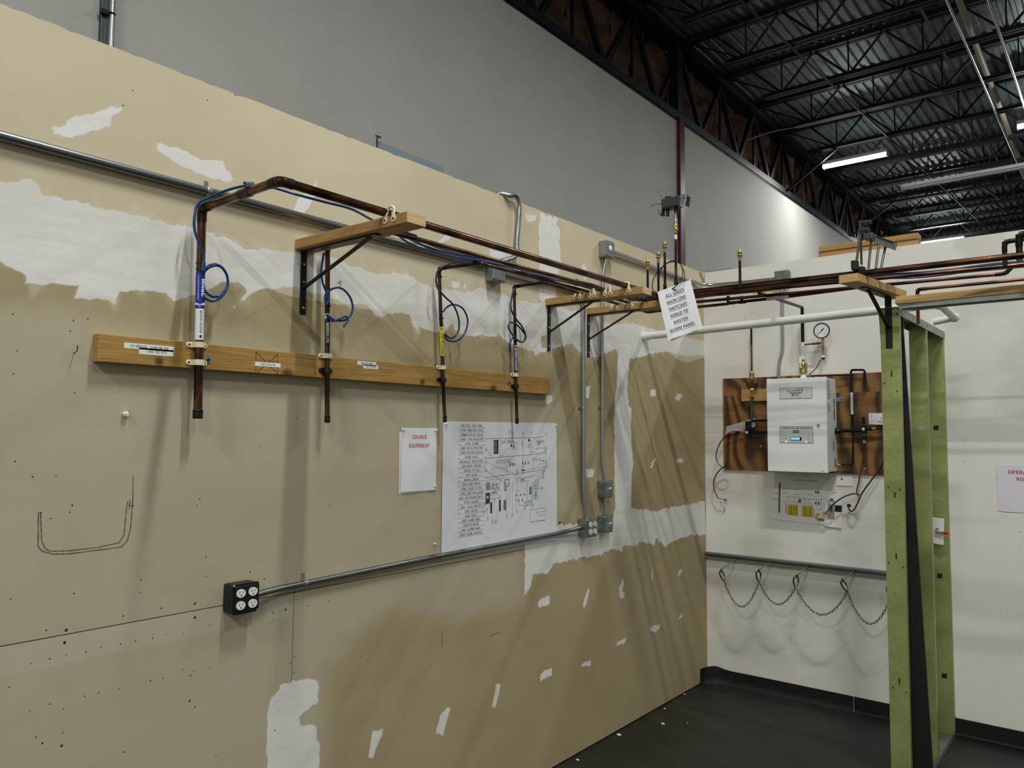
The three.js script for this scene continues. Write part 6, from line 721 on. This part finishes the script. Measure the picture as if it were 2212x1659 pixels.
for (let i = 0; i < 4; i++) {
  const a = CLIPS[i], b = CLIPS[i + 1], low = LOW[i], o = thing('chain', `thin steel chain drooping between clips, ${['nearest the left corner', 'second from the left corner', 'third from the left corner', 'reaching behind the green stud'][i]}`, 'chain', [(a.x + b.x) / 2, low, 0.19], 'safety chains under the rail'); const org = ORIGIN.get(o);
  const mid = new THREE.Vector3((a.x + b.x) / 2, low * 2 - (a.y + b.y) / 2, 0.19), cv = new THREE.QuadraticBezierCurve3(a.clone(), mid, b.clone()), n = Math.round(cv.getLength() / 0.0215);
  for (let k = 0; k < n; k++) { const t = (k + 0.5) / n, p = cv.getPointAt(t), d = cv.getTangentAt(t); const m = new THREE.Mesh(linkGeo, linkMat); m.name = 'link'; m.castShadow = m.receiveShadow = true; m.position.copy(p).sub(org); m.quaternion.setFromUnitVectors(new THREE.Vector3(1, 0, 0), d).multiply(new THREE.Quaternion().setFromAxisAngle(new THREE.Vector3(1, 0, 0), (k % 2) * 1.45 + 0.3 + HASH[k * 13 + i] * 0.5)); o.add(m); }
}
// ---------- black cove base ----------
const baseboard = structure('baseboard_back');
{ const prof = (h) => { const s = new THREE.Shape(); s.moveTo(0, 0.0008); s.lineTo(0.016, 0.0008); s.quadraticCurveTo(0.004, 0.004, 0.0035, 0.02); s.lineTo(0.003, h - 0.002); s.lineTo(0, h); return s; };
  const xg = [1.0247,0.0968,0][0]; obj('cove_strip', extrude(prof(0.102), 1.55 - (xg + 0.003), basis([0, 0, 1], [0, 1, 0], [-1, 0, 0], [1.55, 0, 0.0005])), M.rubber, baseboard); obj('cove_strip', extrude(prof(0.102), 4.55 - 1.555, basis([0, 0, 1], [0, 1, 0], [-1, 0, 0], [4.55, 0, 0.0005])), M.rubber, baseboard);
  // the corner strip bulges out of the corner and rises there
  const P = [], I = [], U = [], N = 36, R = 7; const path = (t) => { const L = xg + 0.12, s = t * L; if (s < 0.16) { const k = s / 0.16, a = (1 - k); return [mix(0.003, 0.085, k * k * (1.6 - 0.6 * k)), mix(0.125, 0.02, Math.pow(k, 0.75))]; } return [mix(0.085, xg, (s - 0.16) / (L - 0.16)), 0.0005 + 0.0195 * Math.exp(-(s - 0.16) * 9)]; };
  for (let i = 0; i <= N; i++) { const t = i / N, [x, z] = path(t), h = 0.102 + 0.02 * Math.exp(-Math.pow((x - 0.07) / 0.06, 2)); for (let j = 0; j <= R; j++) { const v = j / R, foot = Math.pow(1 - v, 6) * 0.014; P.push(x + (i < 4 ? foot * 0.5 : 0), 0.0008 + v * h, z + 0.003 + foot); U.push(t, v); if (i < N && j < R) { const a = i * (R + 1) + j; I.push(a, a + R + 1, a + R + 2, a, a + R + 2, a + 1); } } }
  const g = new THREE.BufferGeometry(); g.setAttribute('position', new THREE.Float32BufferAttribute(P, 3)); g.setAttribute('uv', new THREE.Float32BufferAttribute(U, 2)); g.setIndex(I); g.computeVertexNormals(); const m = M.rubber.clone(); m.side = THREE.DoubleSide; obj('cove_strip', g, m, baseboard); }
// crumbs of plaster on the floor
for (const [c, s, w] of [[[0.0362,0,1.3219], 0.011, 'largest one near the tan wall'], [[0.0442,0,1.7765], 0.007, 'small one by the tan wall foot'], [[0.0381,0,0.7414], 0.006, 'thin one in the middle of the floor'], [[0.1561,0,0.991], 0.009, 'flat one left of the floor middle'], [[0.0123,0,0.3983], 0.006, 'small one near the corner'], [[0.2677,0,0.8777], 0.004, 'tiny one right of the floor middle']]) { const o = thing('plaster_crumb', `white plaster crumb on the dark concrete, ${w}`, 'crumb', c, 'plaster crumbs on the floor'); const g = strip(new THREE.IcosahedronGeometry(s, 1)); const P = g.attributes.position; for (let i = 0; i < P.count; i++) { const k = 0.7 + 0.6 * vn(P.getX(i) * 300 + 9, P.getZ(i) * 300 + P.getY(i) * 120 + 9); P.setXYZ(i, P.getX(i) * k * 1.3, P.getY(i) * k * 0.35, P.getZ(i) * k); } g.computeVertexNormals(); g.translate(c[0], s * 0.3, c[2]); obj('lump', g, M.paper, o); }

scene.traverse((o) => { if (o.isMesh) o.castShadow = o.receiveShadow = true; });
renderer.render(scene, camera);
